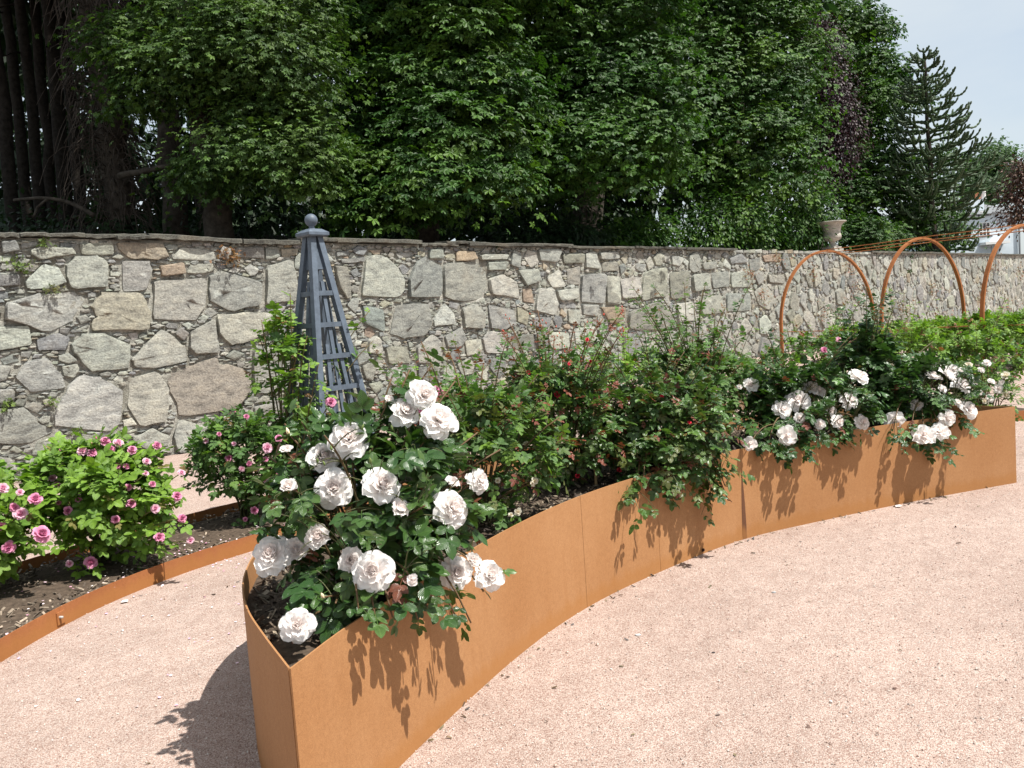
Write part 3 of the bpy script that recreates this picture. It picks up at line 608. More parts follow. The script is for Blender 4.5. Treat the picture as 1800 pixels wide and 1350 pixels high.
for (s0, z0, s1, z1) in ((.125, HB, .14, HB + .012), (.14, HB + .012, .14, HB + .035), (.14, HB + .035, .08, HB + .065)):
    V = np.array([[*(OC + d * s), z] for (s, z) in ((s0, z0), (s1, z1)) for d in dirs]); b.add(V, np.array([[j, (j + 1) % 4, 4 + (j + 1) % 4, 4 + j] for j in range(4)]))
V = np.array([[*(OC + d * .125), HB] for d in dirs]); b.add(V, np.array([[3, 2, 1, 0]])); V = np.array([[*(OC + d * .08), HB + .065] for d in dirs]); b.add(V, np.array([[0, 1, 2, 3]]))
b.build('cap', M_PAINT, ob, smooth=False)
rB = .054; prof = [(.03, HB + .06), (.022, HB + .085)] + [(rB * math.cos(a), HB + .14 + rB * math.sin(a)) for a in np.linspace(-1.15, 1.57, 14)]
V, F = lathe(prof, 20, (*OC, 0)); put('finial', V, [F], M_PAINT, ob)

# ================================================================== ROSE TUNNEL
tun = empty('arch_tunnel', (8.5, 17.5, 0), 'open tunnel of rusty steel hoops joined by thin rods beside the wall', 'pergola')
def archc(px, py, Y): p = at_y(px, py, Y); return p
arcs = [archc(1452, 441, 19.6), archc(1620, 419, 17.6), archc(1800, 396, 15.8)]
ax = nrm(np.array([.90, .44])); W2 = 1.27; WIDE = 1.5
def hoop(c, s):
    """s in 0..1 left foot -> apex -> right foot"""
    top = c[2]; z0 = .95; W2 = WIDE if c is arcs[0] else 1.29; a = (s - .13) / .74 * math.pi
    if s < .13: x, z = -W2, z0 * s / .13
    elif s > .87: x, z = W2, z0 * (1 - s) / .13
    else: x, z = -W2 * math.cos(a), z0 + (top - z0) * math.sin(a)
    return np.array([c[0] + ax[0] * x, c[1] + ax[1] * x, z])
S = np.concatenate([np.linspace(0, .13, 4), np.linspace(.13, .87, 40)[1:-1], np.linspace(.87, 1, 4)])
tdir = nrm(np.array([arcs[2][0] - arcs[0][0], arcs[2][1] - arcs[0][1], 0]))
arcs.append(arcs[2] + (arcs[2] - arcs[1]) * np.array([1, 1, 0]))
for ci_, c in enumerate(arcs):
    P = np.array([hoop(c, s) for s in S]); T = nrm(np.gradient(P, axis=0)); Nn = np.cross(T, tdir); n = len(P)
    V = np.concatenate([P + tdir * i * .036 + Nn * j * .02 for i, j in ((-1, -1), (1, -1), (1, 1), (-1, 1))])
    F = np.array([[r * n + k, r * n + k + 1, ((r + 1) % 4) * n + k + 1, ((r + 1) % 4) * n + k] for r in range(4) for k in range(n - 1)])
    h = put('hoop', V, [F], M_ARCH, tun, smooth=False)
for s, dz in ((.5, .025), (.42, .02), (.58, .02), (.112, 0), (.888, 0)):
    for a, c in zip(arcs[:-1], arcs[1:]):
        p, q = hoop(a, s) + (0, 0, dz), hoop(c, s) + (0, 0, dz); V, F, uv = tube([p, (p + q) / 2 - (0, 0, .01), q], .0085, 6); put('rod', V, F, M_ARCH, tun)

# ================================================================== URN
pu = np.array([*wpt(wuv(1474, 441)[0], 0, -.2)[:2], 0]); zt = WH + .02
urn = empty('garden_urn', (pu[0], pu[1], zt), 'weathered stone campana urn standing on top of the wall', 'urn')
sc_ = (at_y(1474, 389, pu[1])[2] - zt)
prof = [(0, .17), (.20, .17), (.17, .21), (.11, .24), (.085, .30), (.095, .34), (.20, .37), (.27, .43), (.29, .50), (.275, .56), (.26, .60), (.265, .72), (.30, .86), (.37, .94), (.44, .965), (.455, .985), (.44, 1.0), (.39, .99), (.30, .90), (.24, .75), (0, .7)]
V, F = lathe([(r * sc_ * 1.05, z * sc_) for r, z in prof], 32, (pu[0], pu[1], zt)); put('bowl', V, [F], M_URN, urn)
V, F = box(-.25, .25, -.25, .25, 0, .10); b = B(); b.add(V * sc_, F); V, F = box(-.21, .21, -.21, .21, .101, .168); b.add(V * sc_, F)
for i_ in range(len(b.V)): v = b.V[i_]; a = R(35); b.V[i_] = np.column_stack([v[:, 0] * math.cos(a) - v[:, 1] * math.sin(a) + pu[0], v[:, 0] * math.sin(a) + v[:, 1] * math.cos(a) + pu[1], v[:, 2] + zt])
b.build('plinth', M_URN, urn, smooth=False)

# ================================================================== HOUSE
HY = 66.0
def hp(px, py, dy=0.0): p = at_y(px, py, HY + dy); return p
house = empty('white_house', (*hp(1740, 440)[:2], 0), 'pale rendered house with sash windows beyond the monkey puzzle tree', 'house')
x0, x1 = hp(1640, 430)[0], hp(1794, 430)[0]; xm = hp(1722, 360)[0]; ze = hp(1794, 372)[2]; za = hp(1722, 352)[2]
V = np.array([(x0, HY, 0), (x1, HY, 0), (x1, HY, ze), (x0, HY, ze), (x0, HY + 9, 0), (x1, HY + 9, 0), (x1, HY + 9, ze), (x0, HY + 9, ze)])
put('wall', V, [np.array([[0, 1, 2, 3], [1, 5, 6, 2], [5, 4, 7, 6], [4, 0, 3, 7]])], M_RENDER, house, smooth=False)
V = np.array([(x0 - .3, HY - .3, ze), (x1 + .3, HY - .3, ze), (x1 + .3, HY + 9.3, ze), (x0 - .3, HY + 9.3, ze), (x0 + 2.5, HY + 4.5, za + .6), (x1 - 2.5, HY + 4.5, za + .6)])
roof = put('roof', V, [np.array([[0, 1, 5, 4], [2, 3, 4, 5]]), np.array([[1, 2, 5], [3, 0, 4]]), ], M_SLATE, house, smooth=False)
cx = hp(1722, 352)[0]; b = B(); V, F = box(cx - .8, cx + .8, HY + .8, HY + 1.8, ze - .3, hp(1722, 349)[2]); b.add(V, F); put('chimney', V, [F], M_RENDER, house, smooth=False)
for k, px in enumerate((1718.5, 1728.5)):
    q = hp(px, 349, 1.3); V, F = lathe([(.20, q[2] - .05), (.17, q[2] + .5), (.2, q[2] + .55), (.14, q[2] + .55)], 12, (q[0], q[1], 0)); put('chimney_pot', V, [F], (M_POT, M_WHITE)[k], house)
def window(px0, py0, px1, py1, nx, ny):
    a, c = hp(px0, py1), hp(px1, py0); X0, X1, Z0, Z1 = a[0], c[0], a[2], c[2]; y = HY
    V, F = box(X0, X1, y - .03, y + .02, Z0, Z1); w_ = put('window', V, [F], M_GLASS, house, smooth=False)
    b = B(); 
    for k in range(nx + 1): xx = X0 + (X1 - X0) * k / nx; V, F = box(xx - .03, xx + .03, y - .06, y - .032, Z0, Z1); b.add(V, F)
    for k in range(ny + 1): zz = Z0 + (Z1 - Z0) * k / ny; V, F = box(X0, X1, y - .063, y - .033, zz - .03, zz + .03); b.add(V, F)
    b.build('glazing_bars', M_WHITE, w_, smooth=False)
    V, F = box(X0 - .15, X1 + .15, y - .15, y + .01, Z0 - .15, Z0 - .035); put('sill', V, [F], M_SLATE, w_, smooth=False)
window(1721, 391, 1739, 415, 3, 3); window(1744, 436, 1753, 452, 2, 2); window(1722, 350 + 22, 1733, 377, 3, 1)
a = hp(1733, 430, -.9); c = hp(1776, 426, -.9); V, F = box(a[0], c[0], HY - .9, HY - .01, a[2], a[2] + .2); put('porch_hood', V, [F], M_WHITE, house, smooth=False)
q = hp(1793, 430); V, F, uv = tube([(q[0] - .1, HY - .12, 0), (q[0] - .1, HY - .12, ze)], .07, 8); put('downpipe', V, F, M_PIPE, house)

# ================================================================== ROSES
def leaflet(rows, wid, fold=.10, droop=.16, flat=False):
    """unit-long leaflet along +Y; rows of left, rib, right"""
    V = []; U = []
    for y, hw in zip(rows, wid):
        z = -droop * y * y
        for s in (-1, 0, 1): V.append((s * hw, y, z + (fold * hw * 2 if s else 0))); U.append((.5 + s * .5, y))
    n = len(rows); F = []
    for i in range(n - 1):
        for j in range(2): a = i * 3 + j; F.append([a, a + 1, a + 4, a + 3])
    return np.array(V), [np.array(F)], np.array(U)
LF_N = leaflet((0, .1, .3, .58, .82, .94, 1.0), (.02, .19, .33, .345, .22, .09, .008))
LF_M = leaflet((0, .22, .58, .87, 1.0), (.03, .28, .34, .19, .02))
def compound(base, five=True, seed=0):
    r = np.random.default_rng(seed); V = []; F = []; U = []; n = 0
    lay = [(.58, 0, .42), (.52, 66, .37), (.52, -66, .37)] + ([(.24, 72, .32), (.24, -72, .32)] if five else [])
    for y, ang, L in lay:
        L *= r.uniform(.9, 1.1); a = R(ang + r.normal(0, 9)); v, f, u = base; v = v.copy() * L
        t = r.normal(0, .25); v = np.column_stack([v[:, 0] * math.cos(t) + v[:, 2] * math.sin(t), v[:, 1], -v[:, 0] * math.sin(t) + v[:, 2] * math.cos(t)])
        v = np.column_stack([v[:, 0] * math.cos(a) - v[:, 1] * math.sin(a), v[:, 0] * math.sin(a) + v[:, 1] * math.cos(a), v[:, 2] - .14 * y * y])
        v[:, 1] += y; V.append(v); F.append(f[0] + n); U.append(u); n += len(v)
    w_ = .008; rp = np.array([(-w_, 0, 0), (w_, 0, 0), (w_, .28, -.012), (-w_, .28, -.012), (-w_, .53, -.04), (w_, .53, -.04)])
    V.append(rp); F.append(np.array([[0, 1, 2, 3], [3, 2, 5, 4]]) + n); U.append(np.tile((.5, .5), (6, 1)))
    return np.concatenate(V), [np.concatenate(F)], np.concatenate(U)
LF_L = (np.array([(-.05, 0, 0), (.05, 0, 0), (-.31, .32, .04), (.31, .32, .04), (-.26, .75, -.05), (.26, .75, -.05), (-.02, 1, -.16), (.02, 1, -.16)]), [np.array([[0, 1, 3, 2], [2, 3, 5, 4], [4, 5, 7, 6]])], np.array([(.4, 0), (.6, 0), (0, .32), (1, .32), (.1, .75), (.9, .75), (.5, 1), (.5, 1)]))
CL_L = [compound(LF_L, True, s) for s in range(5)]
CL_N = [compound(LF_N, True, s) for s in range(5)]
CL_M = [compound(LF_M, True, s) for s in range(5)]

def petal(n=6, wide=.9, cup=.25, curl=.2, ruffle=.05, seed=0):
    r = np.random.default_rng(seed); V = []; U = []; p1, p2 = r.uniform(0, 6.28, 2)
    for i in range(n):
        y = i / (n - 1); hw = wide * .5 * (.25 + .75 * math.sin(min(1, y * 1.18) * math.pi * .56)) * (1 if y < .85 else math.sqrt(max(.05, 1 - ((y - .85) / .17) ** 2 * .55)))
        for j in range(n):
            s = -1 + 2 * j / (n - 1); yy = y - .10 * s * s * y
            z = cup * s * s * hw * 1.2 + curl * y * y * y + ruffle * math.sin(s * 4.5 + p1) * y * y + ruffle * .6 * math.sin(s * 9 + p2) * y ** 3
            V.append((s * hw, yy, z)); U.append((j / (n - 1), y))
    F = [[i * n + j, i * n + j + 1, (i + 1) * n + j + 1, (i + 1) * n + j] for i in range(n - 1) for j in range(n - 1)]
    return np.array(V), [np.array(F)], np.array(U)
def petal_layout(rings, seed, R0=1.0):
    """list of (ring index, matrix columns, scale) for petals around +Z"""
    r = np.random.default_rng(seed); out = []
    for k, (cnt, tilt, L) in enumerate(rings):
        a0 = r.uniform(0, 6.28)
        for i in range(cnt):
            a = a0 + i * 6.283 / cnt + r.normal(0, .2); tl = R(tilt + r.normal(0, 9)); rd = np.array([math.cos(a), math.sin(a), 0]); axz = np.array([0, 0, 1.])
            d = math.cos(tl) * axz + math.sin(tl) * rd; zn = math.sin(tl) * axz - math.cos(tl) * rd
            out.append((k, d, zn, L * R0 * r.uniform(.9, 1.1), rd * (.03 + .02 * k) * R0 - axz * (.05 * k) * R0))
    return out
RINGS_BIG = [(5, 10, .46), (6, 26, .56), (7, 42, .68), (8, 57, .80), (8, 72, .92), (9, 88, 1.0)]
PTYPES = [dict(wide=.72, cup=.4, curl=.22, ruffle=.07), dict(wide=.78, cup=.35, curl=.18, ruffle=.08), dict(wide=.82, cup=.3, curl=.10, ruffle=.09), dict(wide=.86, cup=.22, curl=.0, ruffle=.10), dict(wide=.9, cup=.15, curl=-.10, ruffle=.11), dict(wide=.92, cup=.1, curl=-.18, ruffle=.11)]
PMESH = {}
def petal_meshes(mat, hearts):
    if mat.name in PMESH: return PMESH[mat.name]
    L = []
    for k, d in enumerate(PTYPES): L.append([B().add(*petal(6, seed=10 * k + s, **d)[:2], petal(6, seed=10 * k + s, **d)[2], np.array(hearts[k])).mesh('petal', mat) for s in range(2)])
    PMESH[mat.name] = L; return L
HEARTS = [(1, .93, .91), (1, .95, .935), (1, .97, .96), (1, .985, .98), (1, 1, 1), (1, 1, 1)]
def joined_flower(name, mat, rings, seed, n=4, hearts=HEARTS):
    b = B()
    for k, d, zn, L, off in petal_layout(rings, seed):
        kk = min(5, int(k * 6 / len(rings))); V, F, U = petal(n, seed=seed * 31 + k, **PTYPES[kk]); Mx = frames(d[None], zn[None], [L])[0]; b.add(V @ Mx.T + off, F, U, np.array(hearts[kk]))
    return b.mesh(name, mat)
FL_WHITE = [joined_flower('flower', M_BLUSH, [(4, 12, .55), (5, 32, .7), (6, 54, .88), (7, 78, 1.0)], s, 5) for s in range(4)]
FL_PINK = [joined_flower('flower', M_PINK, [(5, 15, .55), (7, 38, .72), (8, 60, .9), (8, 80, 1.0)], s, 4, [(.75, .6, .7)] * 2 + [(.95, .9, .95)] * 2 + [(1, 1, 1)] * 2) for s in range(3)]
FL_PALE = [joined_flower('flower', M_PINK, [(5, 15, .55), (7, 38, .72), (8, 60, .9), (8, 80, 1.0)], s + 5, 4, [(1.0, 1.2, 1.1)] * 2 + [(1.05, 1.55, 1.25)] * 4) for s in range(2)]
FL_RED = [joined_flower('flower', M_RED, [(3, 10, .6), (5, 32, .85), (6, 62, 1.0)], s, 4) for s in range(2)]
FL_CREAM = [joined_flower('flower', M_CREAM, [(3, 12, .6), (5, 38, .85), (6, 66, 1.0)], s, 4) for s in range(2)]
def bud_mesh(tipcol, mat):
    b = B(); V, F = lathe([(0, -.25), (.12, -.22), (.2, -.05), (.21, .1)], 8); b.add(V, F, col=np.array((.10, .15, .04)))
    V, F = lathe([(.215, .0), (.23, .22), (.17, .5), (.04, .78), (0, .8)], 8); b.add(V, F, col=np.array(tipcol))
    for k in range(5):
        a = k * 1.2566; d = np.array([math.cos(a), math.sin(a), 0]); e = np.array([-d[1], d[0], 0])
        b.add(np.array([d * .2 - e * .08, d * .2 + e * .08, d * .27 + np.array((0, 0, .3)), d * .3 + np.array((0, 0, .62))]), np.array([[0, 1, 2], [0, 2, 3]]), col=np.array((.11, .17, .05)))
    return b.mesh('bud', M_CANE)
BUD_W, BUD_G, BUD_R, BUD_P = bud_mesh((.75, .60, .40), M_CANE), bud_mesh((.14, .19, .06), M_CANE), bud_mesh((.55, .08, .06), M_CANE), bud_mesh((.6, .12, .28), M_CANE)
def m4(Mx, T): m = Matrix.Identity(4); 
def mat4(Mx, T): return Matrix([[*map(float, Mx[i]), float(T[i])] for i in range(3)] + [[0, 0, 0, 1]])
def axis_frame(a, s):
    a = nrm(np.asarray(a)); q = np.array([.3, .8, .1]); return frames(np.cross(a, q)[None], a[None], [s])[0]
LEAFMESH = {}
def leaf_variants(key, tpls, cols, mat):
    if key not in LEAFMESH: LEAFMESH[key] = [B().add(*t_[:2], t_[2], np.array(c)).mesh('leaf', mat) for c in cols for t_ in tpls[:3]]
    return LEAFMESH[key]
def rose_bush(name, label, cat, base, centre, radii, n_main=9, n_twig=70, per=6, leaf=.12, cols=((.04, .085, .03),), young=(.16, .05, .03), pyoung=.1, mat=None, near=False, n_obj=120, flowers=(), fmesh=None, fper=None, buds=None, n_bud=8, seed=1, group='rose bushes', cane=(.07, .075, .03), extra=(), topbias=0.0, droop=.25, zmin=None, shoots=(0, 0, 0), exq=0):
    r = np.random.default_rng(seed); base = np.array(base, float); centre = np.array(centre, float); radii = np.array(radii, float); mat = mat or M_LEAF
    root = empty(name, base, label, cat, group)
    tips = []
    for f in flowers: tips.append((np.array(f[0]), f))
    while len(tips) < n_main:
        d = nrm(r.normal(size=3)); d[2] = abs(d[2]) * .8 + .15 + topbias; tips.append((centre + nrm(d) * radii * r.uniform(.8, 1.08), None))
    for e in extra: tips.append((np.array(e), None))
    n_plain = len(tips)
    for _ in range(shoots[0]): tips.append((np.array([centre[0] + r.uniform(-.95, .95) * radii[0], centre[1] + r.uniform(-.9, .9) * radii[1], r.uniform(shoots[1], shoots[2])]), None))
    lz = []; lp, ld, lu, lt = [], [], [], []          # leaf position, direction, up, age
    samples = []
    def stem(p0, tip, r0, isf=False, dz=.72):
        v = tip - p0; mid = p0 + np.array([v[0] * .38, v[1] * .38, v[2] * dz if v[2] > 0 else max(.12, abs(v[2]) * .5)]) + r.normal(0, .03, 3) * np.linalg.norm(v); 
        if p0[2] > .4 and tip[2] < .78 and not inpoly(tip[:2], PPOLY): mid = np.array([*(p0[:2] + v[:2] * .55), max(.95, tip[2] + .3) if not isf else max(.84, tip[2] + .12)])   # arch over the rim
        P = bez(p0, mid, tip, 9)
        return P
    def leaves_on(P, k, t0, age0, sz=1.0):
        for t in np.linspace(t0, .98, k):
            i = t * (len(P) - 1); a = int(min(i, len(P) - 2)); p = P[a] + (P[a + 1] - P[a]) * (i - a); T = nrm(P[a + 1] - P[a])
            q = nrm(np.cross(T, r.normal(size=3))); out = (p - centre) / radii; out = out / (np.linalg.norm(out) + .2)
            lp.append(p); ld.append(q + T * .35 + out * .5 + np.array([0, 0, -droop * r.uniform(0, 2)])); lu.append(np.array([0, 0, 1.0]) + out * .45 + sd * .35 + r.normal(0, .3, 3)); lt.append(t * age0); lz.append(sz)
    canes = []
    cn = np.array(cane)
    for ti, (tip, f) in enumerate(tips):
        b = B(); st = base + np.append(r.normal(0, .035, 2), -.02); P = stem(st, tip if f is None else tip + nrm(tip - CAM) * f[1] * .35, .006 if ti < n_plain else .0038, f is not None); rr = np.linspace(.0062, .0026, len(P)) * (1.2 if near else 1.3) * (1 if ti < n_plain else .62); V, F, U = tube(P, rr, 5)
        kc = np.linspace(0, 1, len(P)); colr = cn * .8 + (np.array([.15, .07, .035]) - cn * .8) * .55; cc = np.repeat(cn[None] * (1 - kc[:, None] * .5) + np.array(young)[None] * .5 * kc[:, None], 5, 0); cc = np.vstack([cc, cc[-1:]])
        b.add(V, F, U, cc); canes.append(b); samples.append(P); leaves_on(P, (7 if near else 6) + (4 if f is None else 0) + (0 if ti < n_plain else 5), .34 if ti < n_plain else .45, 1.0, 1.0 if ti < n_plain else .78)
    SP = np.concatenate([P[2:-1] for P in samples]); SI = np.concatenate([np.full(len(P) - 3, i) for i, P in enumerate(samples)])
    twig_tips = []
    for _ in range(n_twig):
        d = nrm(r.normal(size=3)); d[2] = d[2] if d[2] > -.5 else -d[2]; tip = centre + d * radii * (r.uniform(.45, 1.0) ** .6)
        if zmin is not None and tip[2] < zmin: tip[2] = zmin + r.uniform(0, .15)
        if base[2] > .4 and tip[2] < .72 and not inpoly(tip[:2], PPOLY): tip[2] = .72 + r.uniform(0, .1)
        D = np.linalg.norm(SP - tip, axis=1) + 1.2 * np.maximum(0, SP[:, 2] - tip[2] + .02); k = int(np.argmin(D)); P = bez(SP[k], (SP[k] + tip) / 2 + np.array([0, 0, .25 * np.linalg.norm(tip - SP[k])]), tip, 5)
        V, F, U = tube(P, np.linspace(.0032, .0016, 5), 3, False); canes[SI[k]].add(V, F, U, cn * 1.1); leaves_on(P, per, .2, .9); twig_tips.append((tip, P[-1] - P[-2]))
    for e in extra:      # side twigs that fill out the trailing branches
        for _ in range(exq):
            k = int(np.argmin(np.linalg.norm(SP - np.array(e), axis=1) + r.uniform(0, .12, len(SP)))); tip = np.array(e) + r.normal(0, .07, 3)
            P = bez(SP[k], (SP[k] + tip) / 2 + np.array([0, 0, .04]), tip, 5); V, F, U = tube(P, np.linspace(.003, .0016, 5), 3, False); canes[SI[k]].add(V, F, U, cn * 1.1); leaves_on(P, 5, .25, .8)
    for b in canes: b.build('cane', M_CANE, root)
    lp, ld, lu, lt = map(np.array, (lp, ld, lu, lt)); n = len(lp); s = leaf * r.uniform(.7, 1.2, n) * np.array(lz); s *= np.where(lt > .9, .75, 1)
    cols = np.array(cols); isy = (lt > .8) & (r.uniform(size=n) < pyoung * 3) | (r.uniform(size=n) < pyoung * .25); ci = r.integers(0, len(cols), n)
    keepl = np.ones(n, bool)
    for tip, f in tips:      # no leaf grows across the face of an open flower
        if f is None: continue
        cdir = nrm(CAM - f[0]); rel = lp + nrm(ld) * leaf * .55 - f[0]; al = rel @ cdir; pe = np.linalg.norm(rel - al[:, None] * cdir, axis=1); keepl &= ~((al > -.01) & (pe < f[1] * .95 + leaf * (.30 if near else .24)))
    if base[2] > .4:      # leaves hanging outside the rim point outwards
        tq = lp + nrm(ld) * s[:, None]; hang = ~inpoly(lp[:, :2], PPOLY) & (lp[:, 2] < .70) & inpoly(tq[:, :2], PPOLY); o2 = nrm(lp[:, :2] - base[:2]); ld[hang, :2] = o2[hang] * .7 + r.normal(0, .3, (hang.sum(), 2))
    if base[2] > .4: tq = lp + nrm(ld) * s[:, None]; keepl &= ~((inpoly(lp[:, :2], PPOLY) != inpoly(tq[:, :2], PPOLY)) & (np.minimum(lp[:, 2], tq[:, 2]) < .63))
    lp, ld, lu, lt, s, isy, ci = (q[keepl] for q in (lp, ld, lu, lt, s, isy, ci)); n = len(lp); s = s * np.where(isy, .7, 1)
    Mx = frames(ld, lu, s); order = np.argsort(-((lp - centre) @ nrm(CAM - centre)) + r.normal(0, .06, n)); tp = CL_N if near else CL_M
    obj = order[:n_obj]; rest = order[n_obj:]
    var = leaf_variants((name, mat.name, near, tuple(map(tuple, cols)), young), tp, list(cols) + [np.array(young)], mat)
    for i in obj:
        ck = len(cols) if isy[i] else ci[i]; link('leaf', var[ck * 3 + r.integers(0, 3)], root, mat4(Mx[i], lp[i] - base))
    if len(rest):
        b = B(); v5 = r.integers(0, 5, len(rest)); tint = np.where(isy[rest][:, None], np.array(young)[None], cols[ci[rest]]) * r.uniform(.75, 1.25, (len(rest), 1))
        for k in range(5): q = v5 == k; inst(b, CL_L[k], Mx[rest][q], lp[rest][q], tint[q])
        b.build('foliage', mat, root, kind='stuff')
    for tip, f in tips:
        if f is None: continue
        pos, rad_, kind = f[0], f[1], f[2]; pos = np.array(pos); out = nrm((pos - centre) / radii); a = nrm(out * .3 + nrm(CAM - pos) * .65 + sd * .5 + r.normal(0, .2, 3))
        if kind == 'bud': link('bud', f[3] if len(f) > 3 else BUD_W, root, mat4(axis_frame(out * .5 + np.array([0, 0, 1]), rad_ * 1.6), pos - base)); continue
        if kind == 'big' or kind == 'half':
            b = B(); V, F = lathe([(0, -.30), (.09, -.28), (.14, -.16), (.12, -.08)], 8); b.add(V, F, col=np.array((.10, .15, .05)))
            fl = link('flower', b.mesh('flower', M_CANE), root, mat4(axis_frame(a, rad_), pos - base)); ms = petal_meshes(M_BLUSH, HEARTS)
            rings = RINGS_BIG if kind == 'big' else RINGS_BIG[:4]; k_ = 1 if kind == 'big' else 1.25
            for k, d, zn, L, off in petal_layout(rings, r.integers(0, 9999)): link('petal', ms[k][r.integers(0, 2)], fl, mat4(frames(d[None], zn[None], [L * k_])[0], off))
        else:
            ms = f[3] if len(f) > 3 else fmesh; link('flower', ms[r.integers(0, len(ms))], root, mat4(axis_frame(a, rad_) @ np.array([[math.cos(q_), -math.sin(q_), 0], [math.sin(q_), math.cos(q_), 0], [0, 0, 1]]) if (q_ := r.uniform(0, 6.28)) is not None else None, pos - base))
    for tip, f in tips[n_plain:]:      # clustered buds on the tall shoots
        for _ in range(r.integers(1, 4)): o_ = np.append(r.normal(0, .018, 2), r.uniform(-.02, .03)); link('bud', buds or BUD_G, root, mat4(axis_frame(np.append(o_[:2] * 12, 1), r.uniform(.010, .017)), tip + o_ - base))
    if buds is not None and len(twig_tips):
        hi = sorted(twig_tips, key=lambda q: -q[0][2])[:n_bud * 2]; r.shuffle(hi)
        for tip, d in hi[:n_bud]: link('bud', buds, root, mat4(axis_frame(d + np.array([0, 0, .05]), r.uniform(.016, .024)), tip - base))
    return root
def fl(px, py, Y, rpx, kind='m', *more): p = at_y(px, py, Y); return (p, rpx / FPX * np.linalg.norm(p - CAM) * (.95 if kind != 'm' else .9 if rpx > 12 else .78), kind, *more)

DARK = ((.024, .062, .016), (.032, .078, .019), (.042, .092, .022), (.027, .07, .018))
MID = ((.06, .13, .03), (.07, .145, .034), (.085, .165, .036), (.05, .115, .028))
LIGHT = ((.13, .24, .025), (.16, .28, .035), (.095, .19, .025), (.115, .215, .022))
OLIVE = ((.085, .105, .03), (.07, .12, .03))
REDDISH = (.15, .045, .03)
# --- front blush rose
FRF = [(613, 770, 2.95, 33, 'big'), (772, 737, 3.02, 33, 'big'), (745, 693, 3.15, 27, 'big'), (712, 722, 3.15, 29, 'big'), (568, 802, 3.0, 27, 'big'), (672, 852, 2.8, 34, 'big'), (587, 857, 2.9, 33, 'big'), (795, 892, 2.95, 32, 'big'), (703, 895, 2.75, 20, 'half'), (506, 857, 2.95, 18, 'half'), (477, 973, 2.9, 33, 'big'), (522, 968, 2.92, 24, 'half'), (560, 942, 2.85, 24, 'half'), (618, 985, 2.72, 26, 'half'), (655, 1004, 2.66, 36, 'big'), (862, 1010, 3.12, 27, 'big'), (803, 1006, 3.05, 28, 'big'), (830, 985, 3.1, 16, 'half'), (523, 1097, 2.52, 28, 'big'), (725, 1020, 2.66, 12, 'half'), (843, 843, 3.25, 22, 'big'), (503, 792, 3.0, 13, 'half'), (507, 762, 3.05, 9, 'bud'), (568, 1050, 2.6, 9, 'bud'), (683, 703, 3.15, 10, 'half'), (795, 850, 3.2, 16, 'half')]
rose_bush('blush_rose_bush', 'large blush-white rose bush with big double blooms at the near tip of the planter', 'rose bush', (-.64, 3.08, .52), (-.55, 3.02, .86), (.40, .42, .39), 30, 175, 4, .138, DARK[1:] + ((.06, .115, .03), (.05, .10, .025)), (.14, .05, .03), .06, M_LEAF, True, 300, [fl(*f) for f in FRF], None, None, BUD_G, 26, 3, extra=[at_y(760, 1085, 2.82), at_y(828, 1095, 3.0), at_y(690, 1085, 2.68), at_y(850, 1040, 3.1), at_y(855, 950, 3.2), at_y(500, 745, 3.1), at_y(470, 800, 3.15), at_y(690, 660, 3.2), at_y(720, 650, 3.2), at_y(760, 640, 3.3), at_y(800, 670, 3.3), at_y(530, 740, 3.1), at_y(840, 760, 3.3), at_y(880, 790, 3.3), at_y(630, 1070, 2.6), at_y(590, 1060, 2.6), at_y(735, 1090, 2.74), at_y(800, 1080, 2.9), at_y(660, 1085, 2.64)], zmin=.58)
# --- planter roses further along
CR = [(940, 845, 8), (910, 900, 9), (925, 780, 7), (936, 850, 7), (875, 845, 7), (898, 905, 6)]
rose_bush('cream_rose_bush', 'airy young rose bush with tiny cream flowers behind the blush rose', 'rose bush', (-.22, 4.15, .52), (-.15, 4.2, .84), (.44, .46, .38), 12, 125, 6, .10, MID + LIGHT[2:] + OLIVE, REDDISH, .12, M_LEAFM, False, 200, [fl(x, y, 3.95 if y > 820 else 4.2, s, 'm', FL_CREAM) for x, y, s in CR], FL_CREAM, None, BUD_G, 14, 11, shoots=(12, 1.15, 1.5), extra=[at_y(740, 600, 4.5), at_y(790, 560 + 60, 4.4), at_y(850, 640, 4.3), at_y(700, 640, 4.4)], zmin=.55)
RD = [(929, 655, 7), (979, 694, 10), (1038, 635, 5), (1032, 597, 6), (1012, 714, 7), (1015, 836, 8), (1000, 640, 5)]
rose_bush('red_rose_bush', 'dense dark rose bush with small red blooms and coppery young shoots mid-planter', 'rose bush', (.28, 5.0, .52), (.24, 4.92, .86), (.46, .46, .42), 14, 200, 6, .10, DARK[2:3] + MID + OLIVE, (.17, .05, .03), .2, M_LEAF, False, 260, [fl(x, y, 4.75, s * .8, 'm', FL_RED) for x, y, s in RD], FL_RED, None, BUD_R, 12, 12, shoots=(22, 1.25, 1.58), extra=[at_y(900, 575, 5.0), at_y(945, 545, 5.1), at_y(1010, 570, 5.1), at_y(1060, 560, 5.2), at_y(890, 610, 5.0), at_y(975, 590, 5.1)], zmin=.55)
RD = [(1089, 826, 7), (1163, 697, 6), (1212, 743, 6), (1120, 880, 4)]
